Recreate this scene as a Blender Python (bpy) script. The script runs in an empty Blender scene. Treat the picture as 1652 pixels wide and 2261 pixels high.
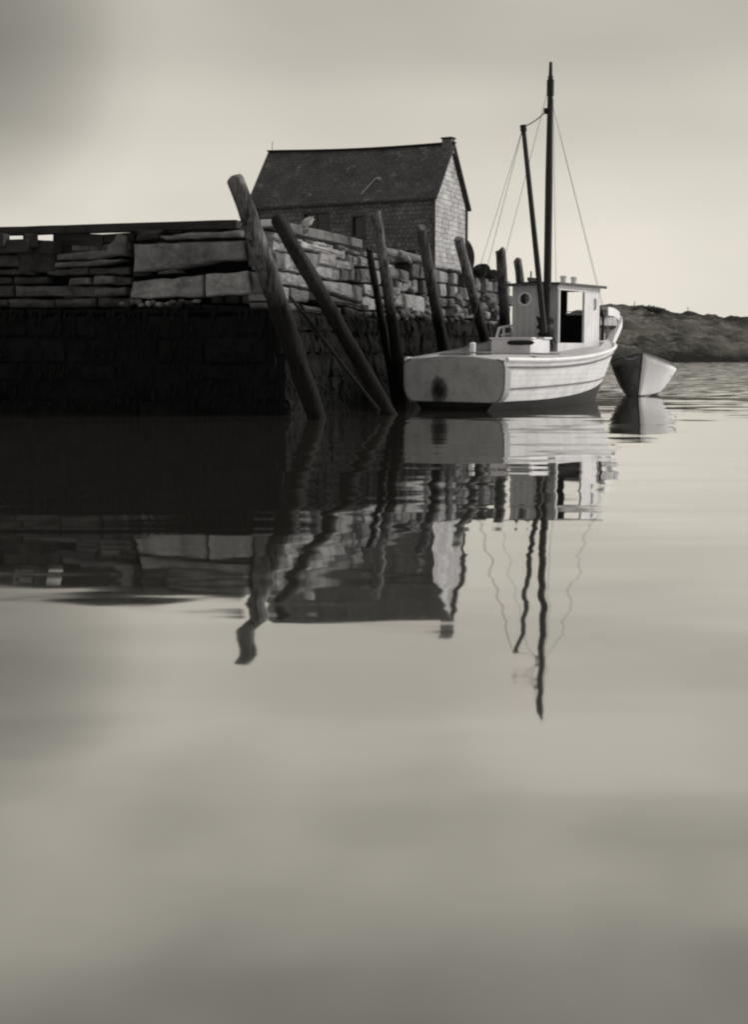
import bpy, math, random
from mathutils import Vector, Matrix, noise
R = math.radians
random.seed(7)
sc = bpy.context.scene
col = sc.collection

# ------------------------------------------------------------------ camera
F, CX, CY = 3000.0, 826.0, 1130.5          # focal length and centre in pixels of a 1652 x 2261 view
PITCH, EYE = R(6.84), 1.5
cam = bpy.data.cameras.new('camera'); camo = bpy.data.objects.new('camera', cam); col.objects.link(camo)
camo.location = (0, 0, EYE); camo.rotation_euler = (R(90) - PITCH, 0, 0)
cam.sensor_fit = 'VERTICAL'; cam.sensor_height = 36; cam.lens = 36 * F / 2261
cam.clip_start = 0.1; cam.clip_end = 6000
sc.camera = camo
sc.view_settings.view_transform = 'Standard'; sc.view_settings.look = 'None'
sc.view_settings.gamma = 1; sc.view_settings.exposure = 0.5
try: sc.cycles.filter_width = 2.1
except Exception: pass

# ------------------------------------------------------------------ world
SUN_EL, SUN_AZ = R(30), R(13)               # azimuth measured from +x towards +y
sc.world = bpy.data.worlds.new('World'); sc.world.use_nodes = True
nt = sc.world.node_tree; N = nt.nodes; Lk = nt.links
for n in list(N): N.remove(n)
def nd(tree, t, **k):
    n = tree.nodes.new(t)
    for a, b in k.items(): setattr(n, a, b)
    return n
def math_(tree, op, a, b=None, clamp=False):
    n = nd(tree, 'ShaderNodeMath', operation=op); n.use_clamp = clamp
    for i, v in enumerate((a, b)):
        if v is None: continue
        if hasattr(v, 'node'): tree.links.new(v, n.inputs[i])
        else: n.inputs[i].default_value = v
    return n.outputs[0]
def ramp(tree, fac, pts, interp='LINEAR'):
    n = nd(tree, 'ShaderNodeValToRGB'); cr = n.color_ramp; cr.interpolation = interp
    while len(cr.elements) < len(pts): cr.elements.new(0.5)
    for e, (p, c) in zip(cr.elements, pts):
        e.position = p; e.color = (c, c, c, 1) if not hasattr(c, '__len__') else (*c, 1)
    tree.links.new(fac, n.inputs[0]); return n.outputs[0]
out = nd(nt, 'ShaderNodeOutputWorld'); bg = nd(nt, 'ShaderNodeBackground')
tc = nd(nt, 'ShaderNodeTexCoord'); sep = nd(nt, 'ShaderNodeSeparateXYZ')
Lk.new(tc.outputs['Generated'], sep.inputs[0])
sky = nd(nt, 'ShaderNodeTexSky', sky_type='NISHITA'); sky.sun_disc = False
sky.sun_elevation = SUN_EL; sky.sun_rotation = R(90) - SUN_AZ
bw = nd(nt, 'ShaderNodeRGBToBW'); Lk.new(sky.outputs[0], bw.inputs[0])
skyv = math_(nt, 'MINIMUM', math_(nt, 'MULTIPLY', bw.outputs[0], 0.08), 0.8)
el = math_(nt, 'ABSOLUTE', sep.outputs['Z'])
# the overcast: a bright band along the horizon, heavier cloud above, thin again overhead
lum = ramp(nt, el, [(0.0, .56), (.07, .55), (.11, .52), (.165, .44), (.21, .37), (.235, .365), (.28, .40), (.36, .33), (.46, .215), (.62, .42), (1.0, .62)], 'EASE')
fb = math_(nt, 'MULTIPLY_ADD', sep.outputs['Y'], 0.5); fb.node.inputs[2].default_value = 0.5
front = ramp(nt, fb, [(0, .66), (.45, .66), (.85, 1.0), (1, 1.0)])
mp = nd(nt, 'ShaderNodeMapping'); mp.inputs['Scale'].default_value = (1, 1, 2.2); Lk.new(tc.outputs['Generated'], mp.inputs[0])
cn = nd(nt, 'ShaderNodeTexNoise'); cn.inputs['Scale'].default_value = 5.5; cn.inputs['Detail'].default_value = 2.5; cn.inputs['Roughness'].default_value = .4
Lk.new(mp.outputs[0], cn.inputs['Vector'])
cf = math_(nt, 'SUBTRACT', ramp(nt, cn.outputs[0], [(.30, 0), (.70, 1)], 'EASE'), .5)
ca = ramp(nt, el, [(.20, .10), (.36, .27)])
clo = math_(nt, 'ADD', math_(nt, 'MULTIPLY', cf, ca), 1.0)
# made-up dark cloud, added to darken the sky high on the left
dv = Vector((-0.292, 0.930, 0.207)).normalized()
dot = nd(nt, 'ShaderNodeVectorMath', operation='DOT_PRODUCT'); nrm = nd(nt, 'ShaderNodeVectorMath', operation='NORMALIZE')
Lk.new(tc.outputs['Generated'], nrm.inputs[0]); Lk.new(nrm.outputs[0], dot.inputs[0]); dot.inputs[1].default_value = dv
dk = ramp(nt, dot.outputs['Value'], [(.990, 1.0), (.9935, .88), (.9968, .62), (.9992, .42)], 'EASE')
m = math_(nt, 'ADD', math_(nt, 'MULTIPLY', lum, .88), math_(nt, 'MULTIPLY', skyv, .10))
m = math_(nt, 'MULTIPLY', m, front); m = math_(nt, 'MULTIPLY', m, clo); m = math_(nt, 'MULTIPLY', m, dk)
tint = nd(nt, 'ShaderNodeVectorMath', operation='SCALE'); tint.inputs[0].default_value = (1.04, 0.985, 0.865)
Lk.new(m, tint.inputs['Scale']); Lk.new(tint.outputs[0], bg.inputs[0]); bg.inputs[1].default_value = 1.0
Lk.new(bg.outputs[0], out.inputs[0])

sl = bpy.data.lights.new('sun', 'SUN'); sl.energy = 1.9; sl.angle = R(12); sl.color = (1, .96, .88)
so = bpy.data.objects.new('sun', sl); col.objects.link(so)
sd = Vector((math.cos(SUN_EL) * math.cos(SUN_AZ), math.cos(SUN_EL) * math.sin(SUN_AZ), math.sin(SUN_EL)))
so.rotation_euler = sd.to_track_quat('Z', 'Y').to_euler(); so.location = sd * 80

# ------------------------------------------------------------------ helpers
def ray(u, v):
    a = (u - CX) / F; b = (CY - v) / F
    return Vector((a, math.cos(PITCH) + b * math.sin(PITCH), -math.sin(PITCH) + b * math.cos(PITCH)))
def W(u, v, Y):                                  # a point Y metres out, seen at (u, v)
    d = ray(u, v); return Vector((0, 0, EYE)) + d * (Y / d.y)
def tag(o, label=None, cat=None, group=None, kind=None):
    if label: o['label'] = label
    if cat: o['category'] = cat
    if group: o['group'] = group
    if kind: o['kind'] = kind
    return o
def empty(name, loc, rz=0, **k):
    o = bpy.data.objects.new(name, None); col.objects.link(o); o.location = loc; o.rotation_euler = (0, 0, rz)
    o.empty_display_size = .3
    return tag(o, **k)
class MB:
    def __init__(s): s.v = []; s.f = []; s.uv = []; s.tone = []; s.t = .5
    def add(s, vs, fs, uvs=None):
        b = len(s.v); s.v += [Vector(x) for x in vs]; s.tone += [s.t] * len(vs)
        s.f += [[b + i for i in f] for f in fs]
        s.uv += uvs if uvs else [None] * len(fs)
        return s
    def box(s, x0, x1, y0, y1, z0, z1, M=None):
        vs = [Vector((x, y, z)) for x in (x0, x1) for y in (y0, y1) for z in (z0, z1)]
        if M is not None: vs = [M @ v for v in vs]
        return s.add(vs, [(0, 1, 3, 2), (4, 6, 7, 5), (0, 4, 5, 1), (2, 3, 7, 6), (0, 2, 6, 4), (1, 5, 7, 3)])
    def tube(s, pts, rad, n=12, cap=True, wob=0, seed=0):
        pts = [Vector(p) for p in pts]; vs = []; fs = []
        if not hasattr(rad, '__len__'): rad = [rad] * len(pts)
        ref = None
        for i, p in enumerate(pts):
            t = (pts[min(i + 1, len(pts) - 1)] - pts[max(i - 1, 0)]).normalized()
            if ref is None: ref = t.orthogonal().normalized()
            ref = (ref - t * ref.dot(t)).normalized(); b = t.cross(ref)
            for k in range(n):
                a = 2 * math.pi * k / n; r = rad[i]
                if wob: r *= 1 + wob * noise.noise(Vector((math.cos(a) * 1.3, math.sin(a) * 1.3, i * .35 + seed * 9.1)))
                vs.append(p + (ref * math.cos(a) + b * math.sin(a)) * r)
        for i in range(len(pts) - 1):
            for k in range(n):
                fs.append((i * n + k, i * n + (k + 1) % n, (i + 1) * n + (k + 1) % n, (i + 1) * n + k))
        if cap: fs += [tuple(range(n))[::-1], tuple(range((len(pts) - 1) * n, len(pts) * n))]
        return s.add(vs, fs)
    def bar(s, p, q, w, h, up=(0, 0, 1)):
        p = Vector(p); q = Vector(q); t = (q - p).normalized(); sd_ = t.cross(Vector(up)).normalized(); u = sd_.cross(t)
        vs = [e + sd_ * a * w / 2 + u * b * h / 2 for e in (p, q) for a, b in ((-1, -1), (1, -1), (1, 1), (-1, 1))]
        return s.add(vs, [(0, 3, 2, 1), (4, 5, 6, 7), (0, 1, 5, 4), (1, 2, 6, 5), (2, 3, 7, 6), (3, 0, 4, 7)])
    def grid(s, P, closed=False):
        n, m_ = len(P), len(P[0]); vs = [p for r in P for p in r]; fs = []
        for i in range(n - 1):
            for j in range(m_ - 1 if not closed else m_):
                k = (j + 1) % m_
                fs.append((i * m_ + j, i * m_ + k, (i + 1) * m_ + k, (i + 1) * m_ + j))
        return s.add(vs, fs)
    def lump(s, c, r, amp=.25, seed=0, n=14, m_=9, M=None):
        P = []
        for i in range(m_ + 1):
            th = math.pi * i / m_; row = []
            for k in range(n):
                a = 2 * math.pi * k / n
                d = Vector((math.sin(th) * math.cos(a), math.sin(th) * math.sin(a), math.cos(th)))
                q = 1 + amp * noise.fractal(d * 1.6 + Vector((seed * 3.7, seed, 0)), .8, 2, 3)
                v = Vector((d.x * r[0] * q, d.y * r[1] * q, d.z * r[2] * q))
                if M is not None: v = M @ v
                row.append(v + Vector(c))
            P.append(row)
        return s.grid(P, True)
    def build(s, name, mat, parent=None, smooth=False, bevel=0):
        me = bpy.data.meshes.new(name); me.from_pydata([tuple(v) for v in s.v], [], s.f)
        if any(u for u in s.uv):
            ul = me.uv_layers.new(name='UVMap')
            for p, u in zip(me.polygons, s.uv):
                if u:
                    for li, c in zip(p.loop_indices, u): ul.data[li].uv = c
        at = me.attributes.new('tone', 'FLOAT', 'POINT')
        for i, t in enumerate(s.tone): at.data[i].value = t
        me.materials.append(mat)
        import bmesh
        b = bmesh.new(); b.from_mesh(me); bmesh.ops.recalc_face_normals(b, faces=b.faces); b.to_mesh(me); b.free()
        if smooth:
            for p in me.polygons: p.use_smooth = True
        o = bpy.data.objects.new(name, me); col.objects.link(o)
        if parent: o.parent = parent
        if bevel:
            bm = o.modifiers.new('bevel', 'BEVEL'); bm.width = bevel; bm.segments = 2; bm.limit_method = 'ANGLE'; bm.angle_limit = R(35)
        if smooth:
            try:
                me.set_sharp_from_angle(angle=R(42))
            except Exception: pass
        return o

# ------------------------------------------------------------------ materials
def newmat(name):
    m_ = bpy.data.materials.new(name); m_.use_nodes = True; t = m_.node_tree
    return m_, t, t.nodes['Principled BSDF']
def nz(t, scale, detail=4, rough=.55, vec=None, sc3=None):
    n = nd(t, 'ShaderNodeTexNoise'); n.inputs['Scale'].default_value = scale
    n.inputs['Detail'].default_value = detail; n.inputs['Roughness'].default_value = rough
    if vec is None: vec = nd(t, 'ShaderNodeTexCoord').outputs['Object']
    if sc3:
        mm = nd(t, 'ShaderNodeMapping'); mm.inputs['Scale'].default_value = sc3; t.links.new(vec, mm.inputs[0]); vec = mm.outputs[0]
    t.links.new(vec, n.inputs['Vector']); return n.outputs[0]
def mixc(t, fac, a, b):
    n = nd(t, 'ShaderNodeMix', data_type='RGBA')
    for i, v in ((0, fac), (6, a), (7, b)):
        if hasattr(v, 'node'): t.links.new(v, n.inputs[i])
        elif i == 0: n.inputs[0].default_value = v
        else: n.inputs[i].default_value = (*v, 1)
    return n.outputs[2]
def warm(v, w=-.03): return (v * (1 + w * .2), v * .99, v * (1 - w * 1.8))
def mul(t, c, f):
    n = nd(t, 'ShaderNodeVectorMath', operation='SCALE'); t.links.new(c, n.inputs[0])
    if hasattr(f, 'node'): t.links.new(f, n.inputs['Scale'])
    else: n.inputs['Scale'].default_value = f
    return n.outputs[0]
def bump(t, h, strength, dist, bs):
    n = nd(t, 'ShaderNodeBump'); n.inputs['Strength'].default_value = strength; n.inputs['Distance'].default_value = dist
    t.links.new(h, n.inputs['Height']); t.links.new(n.outputs[0], bs.inputs['Normal'])
def posz(t):
    g = nd(t, 'ShaderNodeNewGeometry'); s_ = nd(t, 'ShaderNodeSeparateXYZ'); t.links.new(g.outputs['Position'], s_.inputs[0]); return g.outputs['Position'], s_.outputs['Z']

def plain(name, a, b=None, rough=.75, scale=6, bmp=.3, dist=.01, sc3=None, spec=.3):
    m_, t, bs = newmat(name); b = b if b is not None else a * 1.35
    f = nz(t, scale, 5, .6, sc3=sc3)
    c = mixc(t, ramp(t, f, [(.32, 0), (.68, 1)]), warm(a), warm(b)); t.links.new(c, bs.inputs['Base Color'])
    bs.inputs['Roughness'].default_value = rough; bs.inputs['Specular IOR Level'].default_value = spec
    bump(t, nz(t, scale * 5, 4, sc3=sc3), bmp, dist, bs); return m_

def stone_mat(name, lo, hi):
    m_, t, bs = newmat(name)
    at = nd(t, 'ShaderNodeAttribute', attribute_name='tone')
    base = mixc(t, at.outputs['Fac'], warm(lo), warm(hi))
    P, Z = posz(t)
    g = ramp(t, nz(t, 1.6, 6, .65, P), [(.28, .45), (.5, .95), (.72, 1.25)])
    g2 = ramp(t, nz(t, 9, 5, .7, P), [(.3, .70), (.7, 1.2)])
    c = mul(t, mul(t, base, g), g2)
    # rockweed and wet stone below the high-tide mark, with a ragged edge
    e = math_(t, 'ADD', Z, math_(t, 'MULTIPLY', math_(t, 'SUBTRACT', nz(t, .9, 4, .6, P), .5), .55))
    tide = nd(t, 'ShaderNodeMapRange'); tide.inputs['From Min'].default_value = 2.38; tide.inputs['From Max'].default_value = 2.62
    t.links.new(e, tide.inputs['Value'])
    c = mixc(t, tide.outputs[0], (.020, .020, .022), c)
    t.links.new(c, bs.inputs['Base Color']); bs.inputs['Roughness'].default_value = .9; bs.inputs['Specular IOR Level'].default_value = .15
    bump(t, math_(t, 'ADD', nz(t, 5, 9, .75, P), math_(t, 'MULTIPLY', nz(t, 30, 4, .7, P), .35)), 1, .09, bs); return m_
M = {}
M['stone'] = stone_mat('granite', .045, .52)
M['rubble'] = stone_mat('granite_rubble', .045, .34)

def weed_mat():
    m_, t, bs = newmat('rockweed_stone'); P, Z = posz(t)
    c = mixc(t, ramp(t, nz(t, 1.1, 6, .7, P), [(.4, 0), (.75, 1)]), (.007, .007, .0085), (.014, .014, .016))
    t.links.new(c, bs.inputs['Base Color']); bs.inputs['Roughness'].default_value = .8; bs.inputs['Specular IOR Level'].default_value = .15
    bump(t, nz(t, 5, 8, .75, P), 1, .12, bs); return m_
M['weed'] = weed_mat(); M['weed_hang'] = plain('hanging_rockweed', .007, .012, .9, 6, spec=.05)

def pile_mat(name, a, b, tide_z):
    m_, t, bs = newmat(name); P, Z = posz(t)
    gr = nz(t, 22, 5, .6, P, (1, 1, .10)); pt = nz(t, 1.8, 4, .6, P)
    c = mixc(t, ramp(t, gr, [(.35, 0), (.65, 1)]), warm(a), warm(b)); c = mul(t, c, ramp(t, pt, [(.3, .55), (.7, 1.25)]))
    e = math_(t, 'ADD', Z, math_(t, 'MULTIPLY', math_(t, 'SUBTRACT', nz(t, 2.2, 4, .6, P), .5), .8))
    tide = nd(t, 'ShaderNodeMapRange'); tide.inputs['From Min'].default_value = tide_z - .5; tide.inputs['From Max'].default_value = tide_z + 1.1
    t.links.new(e, tide.inputs['Value'])
    c = mixc(t, tide.outputs[0], (.007, .007, .007), c)
    t.links.new(c, bs.inputs['Base Color']); bs.inputs['Roughness'].default_value = .85; bs.inputs['Specular IOR Level'].default_value = .2
    ck = ramp(t, nz(t, 9, 3, .5, P, (1, 1, .06)), [(.40, 0), (.43, 1)])
    c2 = mul(t, c, math_(t, 'ADD', math_(t, 'MULTIPLY', ck, .65), .35)); t.links.new(c2, bs.inputs['Base Color'])
    bump(t, math_(t, 'ADD', gr, ck), .9, .04, bs); return m_
M['pile'] = pile_mat('weathered_pile_wood', .075, .24, 2.75)
M['pile_dark'] = pile_mat('tarred_pile_wood', .016, .040, 2.4)
M['pile_mid'] = pile_mat('damp_pile_wood', .055, .15, 2.7)

def shingle_mat(name, a, b, sx, sy, streak=False):
    m_, t, bs = newmat(name)
    uv = nd(t, 'ShaderNodeUVMap').outputs[0]
    br = nd(t, 'ShaderNodeTexBrick'); br.inputs['Scale'].default_value = 1
    br.inputs['Brick Width'].default_value = sx; br.inputs['Row Height'].default_value = sy
    br.inputs['Mortar Size'].default_value = .012; br.inputs['Mortar Smooth'].default_value = .3; br.inputs['Bias'].default_value = 0
    br.inputs['Color1'].default_value = (*warm(a), 1); br.inputs['Color2'].default_value = (*warm(b), 1); br.inputs['Mortar'].default_value = (*warm(a * (.65 if streak else .4)), 1)
    jit = nz(t, 3, 2, .5, uv)
    vj = nd(t, 'ShaderNodeVectorMath', operation='ADD'); sj = nd(t, 'ShaderNodeVectorMath', operation='SCALE')
    cx = nd(t, 'ShaderNodeCombineXYZ'); t.links.new(math_(t, 'SUBTRACT', jit, .5), cx.inputs[1]); t.links.new(cx.outputs[0], sj.inputs[0]); sj.inputs['Scale'].default_value = .17
    t.links.new(uv, vj.inputs[0]); t.links.new(sj.outputs[0], vj.inputs[1]); t.links.new(vj.outputs[0], br.inputs['Vector'])
    c = mul(t, br.outputs['Color'], ramp(t, nz(t, .9, 6, .7, uv), [(.3, .62), (.7, 1.3)]))
    c = mul(t, c, ramp(t, nz(t, 14, 3, .6, uv, (1, .25, 1)), [(.3, .72), (.7, 1.25)]))
    if streak:                                    # pale lichen and missing shingles
        k = ramp(t, nz(t, 1.5, 6, .74, uv, (1, .8, 1)), [(.585, 0), (.605, 1)])
        k2 = ramp(t, nz(t, 9, 3, .6, uv), [(.42, 0), (.6, 1)])
        c = mixc(t, math_(t, 'MULTIPLY', math_(t, 'MULTIPLY', k, k2), .8), c, warm(.24))
    t.links.new(c, bs.inputs['Base Color']); bs.inputs['Roughness'].default_value = .9; bs.inputs['Specular IOR Level'].default_value = .15
    bump(t, br.outputs['Fac'], -.7, .02, bs); return m_
M['shingle_front'] = shingle_mat('weathered_shaded_shingles', .15, .23, .17, .15)
M['shingle_gable'] = shingle_mat('sunlit_gable_shingles', .34, .56, .19, .165)  # same shingles as the front, lightened for the sunlit gable
M['roof'] = shingle_mat('roof_shingles', .078, .10, .22, .16, True)

def paint_mat(name, base, dirt, stain=.35, vertical=True, soot=None, rough=.5, seams=0, planks=0):
    m_, t, bs = newmat(name); ob = nd(t, 'ShaderNodeTexCoord').outputs['Object']
    k = ramp(t, nz(t, 2.2, 6, .65, ob, (1, 1, .35) if vertical else (1, 1, 1)), [(.42, 0), (.75, 1)])
    c = mixc(t, math_(t, 'MULTIPLY', k, stain), warm(base), warm(dirt))
    k2 = ramp(t, nz(t, 16, 4, .6, ob, (1, 1, .3) if vertical else (1, 1, 1)), [(.55, 0), (.75, 1)])
    c = mixc(t, math_(t, 'MULTIPLY', k2, stain * .7), c, warm(dirt * .7))
    if soot:                                      # exhaust soot round the outlet
        d = nd(t, 'ShaderNodeVectorMath', operation='DISTANCE'); mm = nd(t, 'ShaderNodeMapping'); mm.inputs['Scale'].default_value = (1, 1.15, .85)
        t.links.new(ob, mm.inputs[0]); t.links.new(mm.outputs[0], d.inputs[0]); d.inputs[1].default_value = (soot[0], soot[1] * 1.15, soot[2] * .85)
        dd = math_(t, 'ADD', d.outputs['Value'], math_(t, 'MULTIPLY', math_(t, 'SUBTRACT', nz(t, 5, 4, .6, ob), .5), .22))
        c = mixc(t, ramp(t, dd, [(.10, 1), (.21, .82), (.36, 0)], 'EASE'), c, (.012, .012, .012))
    if seams:
        w = nd(t, 'ShaderNodeTexWave', wave_type='BANDS', bands_direction='Z'); w.inputs['Scale'].default_value = seams
        w.inputs['Distortion'].default_value = .6; w.inputs['Detail'].default_value = 1; t.links.new(ob, w.inputs[0])
        s_ = ramp(t, w.outputs['Fac'], [(0, .78), (.06, 1)]); c = mul(t, c, s_)
    if planks:                                    # upright tongue-and-groove boards
        fl_ = nd(t, 'ShaderNodeMapping'); fl_.inputs['Scale'].default_value = (1, 1, 0); t.links.new(ob, fl_.inputs[0])
        w = nd(t, 'ShaderNodeTexWave', wave_type='BANDS', bands_direction='DIAGONAL'); w.inputs['Scale'].default_value = planks; t.links.new(fl_.outputs[0], w.inputs[0])
        c = mul(t, c, ramp(t, w.outputs['Fac'], [(0, .72), (.10, 1)]))
    t.links.new(c, bs.inputs['Base Color']); bs.inputs['Roughness'].default_value = rough; bs.inputs['Specular IOR Level'].default_value = .3
    bump(t, nz(t, 12, 5, .6, ob), .35, .012, bs); return m_

# ------------------------------------------------------------------ water
def water_mat():
    m_, t, bs = newmat('harbour_water'); t.nodes.remove(bs); o = t.nodes['Material Output']
    P, Z = posz(t)
    def slope(scale, detail, sx, sy, sc3, off=(0, 0, 0)):
        mm = nd(t, 'ShaderNodeMapping'); mm.inputs['Scale'].default_value = sc3; mm.inputs['Location'].default_value = off
        t.links.new(P, mm.inputs[0])
        n = nd(t, 'ShaderNodeTexNoise'); n.inputs['Scale'].default_value = scale; n.inputs['Detail'].default_value = detail; n.inputs['Roughness'].default_value = .45
        t.links.new(mm.outputs[0], n.inputs['Vector'])
        a = nd(t, 'ShaderNodeVectorMath', operation='SUBTRACT'); t.links.new(n.outputs['Color'], a.inputs[0]); a.inputs[1].default_value = (.5, .5, .5)
        b = nd(t, 'ShaderNodeVectorMath', operation='MULTIPLY'); t.links.new(a.outputs[0], b.inputs[0]); b.inputs[1].default_value = (sx, sy, 0)
        return b.outputs[0]
    def add(a, b):
        n = nd(t, 'ShaderNodeVectorMath', operation='ADD')
        t.links.new(a, n.inputs[0])
        if hasattr(b, 'node'): t.links.new(b, n.inputs[1])
        else: n.inputs[1].default_value = b
        return n.outputs[0]
    big = slope(1.4, 1.0, .027, .042, (.35, 1, 1), (0, .9, 0))
    mid = slope(5.0, 1.5, .006, .010, (.35, 1, 1), (3, 7, 0))
    # wind-ruffled patches further out
    pat = ramp(t, nz(t, .16, 2, .5, P, (.25, 1, 1)), [(.34, .6), (.52, 1)])
    sepn = nd(t, 'ShaderNodeSeparateXYZ'); t.links.new(P, sepn.inputs[0])
    far = nd(t, 'ShaderNodeMapRange'); far.inputs['From Min'].default_value = 41; far.inputs['From Max'].default_value = 56; t.links.new(sepn.outputs['Y'], far.inputs['Value'])
    rf = slope(3.0, 3, .25, 1.0, (.4, 1, 1), (1, 2, 0))
    rs = nd(t, 'ShaderNodeVectorMath', operation='SCALE'); t.links.new(rf, rs.inputs[0]); t.links.new(math_(t, 'MULTIPLY', pat, far.outputs[0]), rs.inputs['Scale'])
    v = add(add(add(big, mid), rs.outputs[0]), (0, 0, 1))
    nn = nd(t, 'ShaderNodeVectorMath', operation='NORMALIZE'); t.links.new(v, nn.inputs[0])
    gl = nd(t, 'ShaderNodeBsdfGlossy'); gl.inputs['Roughness'].default_value = .036; gl.inputs['Color'].default_value = (.93, .93, .92, 1); t.links.new(nn.outputs[0], gl.inputs['Normal'])
    df = nd(t, 'ShaderNodeBsdfDiffuse'); df.inputs['Color'].default_value = (.060, .058, .052, 1)
    lw = nd(t, 'ShaderNodeLayerWeight'); lw.inputs['Blend'].default_value = .5
    fac = ramp(t, lw.outputs['Facing'], [(0, .05), (.35, .32), (.55, .64), (.75, .82), (1, .92)])
    mx = nd(t, 'ShaderNodeMixShader'); t.links.new(fac, mx.inputs[0]); t.links.new(df.outputs[0], mx.inputs[1]); t.links.new(gl.outputs[0], mx.inputs[2])
    t.links.new(mx.outputs[0], o.inputs['Surface']); return m_
w = MB(); w.add([(-2500, -60, 0), (2500, -60, 0), (2500, 4500, 0), (-2500, 4500, 0)], [(0, 1, 2, 3)])
tag(w.build('water', water_mat()), kind='structure')

# ------------------------------------------------------------------ far shore
prof = [(16, 0), (22, 4.6), (27.6, 6.5), (31.6, 7.4), (34.6, 7.9), (38.3, 7.6), (41.6, 7.15), (45, 6.6), (51.6, 6.2), (60, 5.5), (80, 4.6), (120, 4.0), (170, 3.0), (230, 0)]
def pr(x):
    for (a, za), (b, zb) in zip(prof, prof[1:]):
        if a <= x <= b:
            k = (x - a) / (b - a); return za + (zb - za) * k
    return -1.0
def hz(x, y):
    k = (y - 158 - 3 * noise.noise(Vector((x * .06, 0, 3)))) / 42
    if k < 0: g = k * 1.5
    elif k < 1: g = min(1, .16 * min(k / .05, 1) + .84 * k ** 1.15)
    else: g = 1 - (k - 1) * .5
    z = (pr(x * 200 / max(y, 190)) if y > 190 else pr(x * 200 / y) * 1.0) * g
    if g < 0: z = g * 4
    z += (.8 * noise.fractal(Vector((x * .11, y * .11, 0)), .9, 2.1, 5) + .5 * noise.ridged_multi_fractal(Vector((x * .05, y * .09, 4)), 1, 2, 4, 1, 2) - .45) * (min(1, max(0, k * 6)) * (1 - .75 * min(1, max(0, k))) ) + .50 * noise.fractal(Vector((x * .40, y * .3, 8)), .6, 2, 5) * (1 if 0 < k < 1.3 else 0)
    return z
P = []
for j in range(90):
    y = 152 + j * 1.0 if j < 60 else 212 + (j - 60) * 4
    P.append([(x, y, hz(x, y)) for x in [8 + i * .6 for i in range(360)]])
def hill_mat():
    m_, t, bs = newmat('rocky_heath'); P_, Z = posz(t)
    a = ramp(t, nz(t, .11, 7, .68, P_, (.8, .3, 1.6)), [(.42, 0), (.58, 1)])
    c = mixc(t, a, (.055, .054, .050), (.21, .205, .19))
    rk = ramp(t, nz(t, .30, 6, .72, P_, (.7, .25, 1.8)), [(.56, 0), (.62, 1)])
    c = mixc(t, math_(t, 'MULTIPLY', rk, .7), c, (.32, .31, .28))
    zz = math_(t, 'ADD', Z, math_(t, 'MULTIPLY', nz(t, .12, 5, .7, P_, (1, .4, 1)), 3.5))
    mr = nd(t, 'ShaderNodeMapRange'); mr.inputs['From Min'].default_value = 2.4; mr.inputs['From Max'].default_value = 3.6; t.links.new(zz, mr.inputs['Value'])
    c = mixc(t, mr.outputs[0], (.034, .033, .031), c)
    t.links.new(c, bs.inputs['Base Color']); bs.inputs['Roughness'].default_value = .95; bs.inputs['Specular IOR Level'].default_value = .1
    bump(t, nz(t, .8, 7, .7, P_), 1, 1.4, bs); return m_
h = MB(); h.grid(P); tag(h.build('hill', hill_mat(), smooth=True), kind='structure')

def bush(name, x, y, r, seed, label):
    mb = MB(); rnd = random.Random(seed); z0 = hz(x, y) - .1
    for i in range(1500):
        d = Vector((rnd.gauss(0, 1), rnd.gauss(0, 1), abs(rnd.gauss(0, .8)))); d = d.normalized() * rnd.uniform(.2, 1)
        c = Vector((x + d.x * r[0], y + d.y * r[1], z0 + d.z * r[2] * (1 + .3 * noise.noise(d * 3))))
        a = Vector((rnd.uniform(-1, 1), rnd.uniform(-1, 1), rnd.uniform(-1, 1))).normalized() * .16; b = a.orthogonal().normalized() * .1
        mb.add([c - a, c + b, c + a, c - b], [(0, 1, 2, 3)])
    tag(mb.build(name, M['leaf']), label, 'bush')
M['leaf'] = plain('heath_leaves', .02, .045, .9)
bush('shrub', 39.5 * 1.0, 197, (2.6, 1.6, .75), 3, 'low dark bush on the skyline of the far hill, right of the boat')
M['post'] = plain('grey_post_wood', .04, .08, .9)
for k, (x, lab) in enumerate([(37.3, 'thin leaning post on the far hill crest, left of the dark bush'), (45.2, 'thin post on the far hill crest, right of the dark bush')]):
    mb = MB(); z0 = hz(x, 197) - .3; mb.tube([(x, 197, z0), (x + .1 * (1 - 2 * k), 197, z0 + 1.5), (x + .14 * (1 - 2 * k), 197, z0 + 1.6)], [.07, .05, .04], 6)
    tag(mb.build('fence_post', M['post']), lab, 'post', 'posts on the far hill')

# ------------------------------------------------------------------ wharf
CORNER = Vector((W(604, 500, 31.2).x, 31.2)); LEFT = Vector((W(-130, 500, 33.0).x, 33.0))
END = Vector((W(1150, 600, 54.5).x - .35, 54.5))
wharf = empty('granite_wharf', (CORNER.x, CORNER.y, 0), label='old granite block wharf with dark weedy lower courses, under the shingled shed', cat='wharf')
wl = Vector(wharf.location)
def build_w(mb, name, mat, **k):
    mb.v = [v - wl for v in mb.v]; return mb.build(name, mat, wharf, **k)
class Plane_:                                    # an upright wall face running from A to B
    def __init__(s, A, B): s.A = A; s.d = (B - A).normalized(); s.L = (B - A).length; s.n = Vector((s.d.y, -s.d.x))
    def at(s, t, h, o=0): q = s.A + s.d * t + s.n * o; return Vector((q.x, q.y, h))
    def hit(s, u, v):
        r = ray(u, v); den = r.x * s.n.x + r.y * s.n.y; k = (s.A.x * s.n.x + s.A.y * s.n.y) / den
        p = Vector((0, 0, EYE)) + r * k; return ((Vector((p.x, p.y)) - s.A).dot(s.d), p.z)
PLf = Plane_(LEFT, CORNER); PRf = Plane_(CORNER, END)
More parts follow.
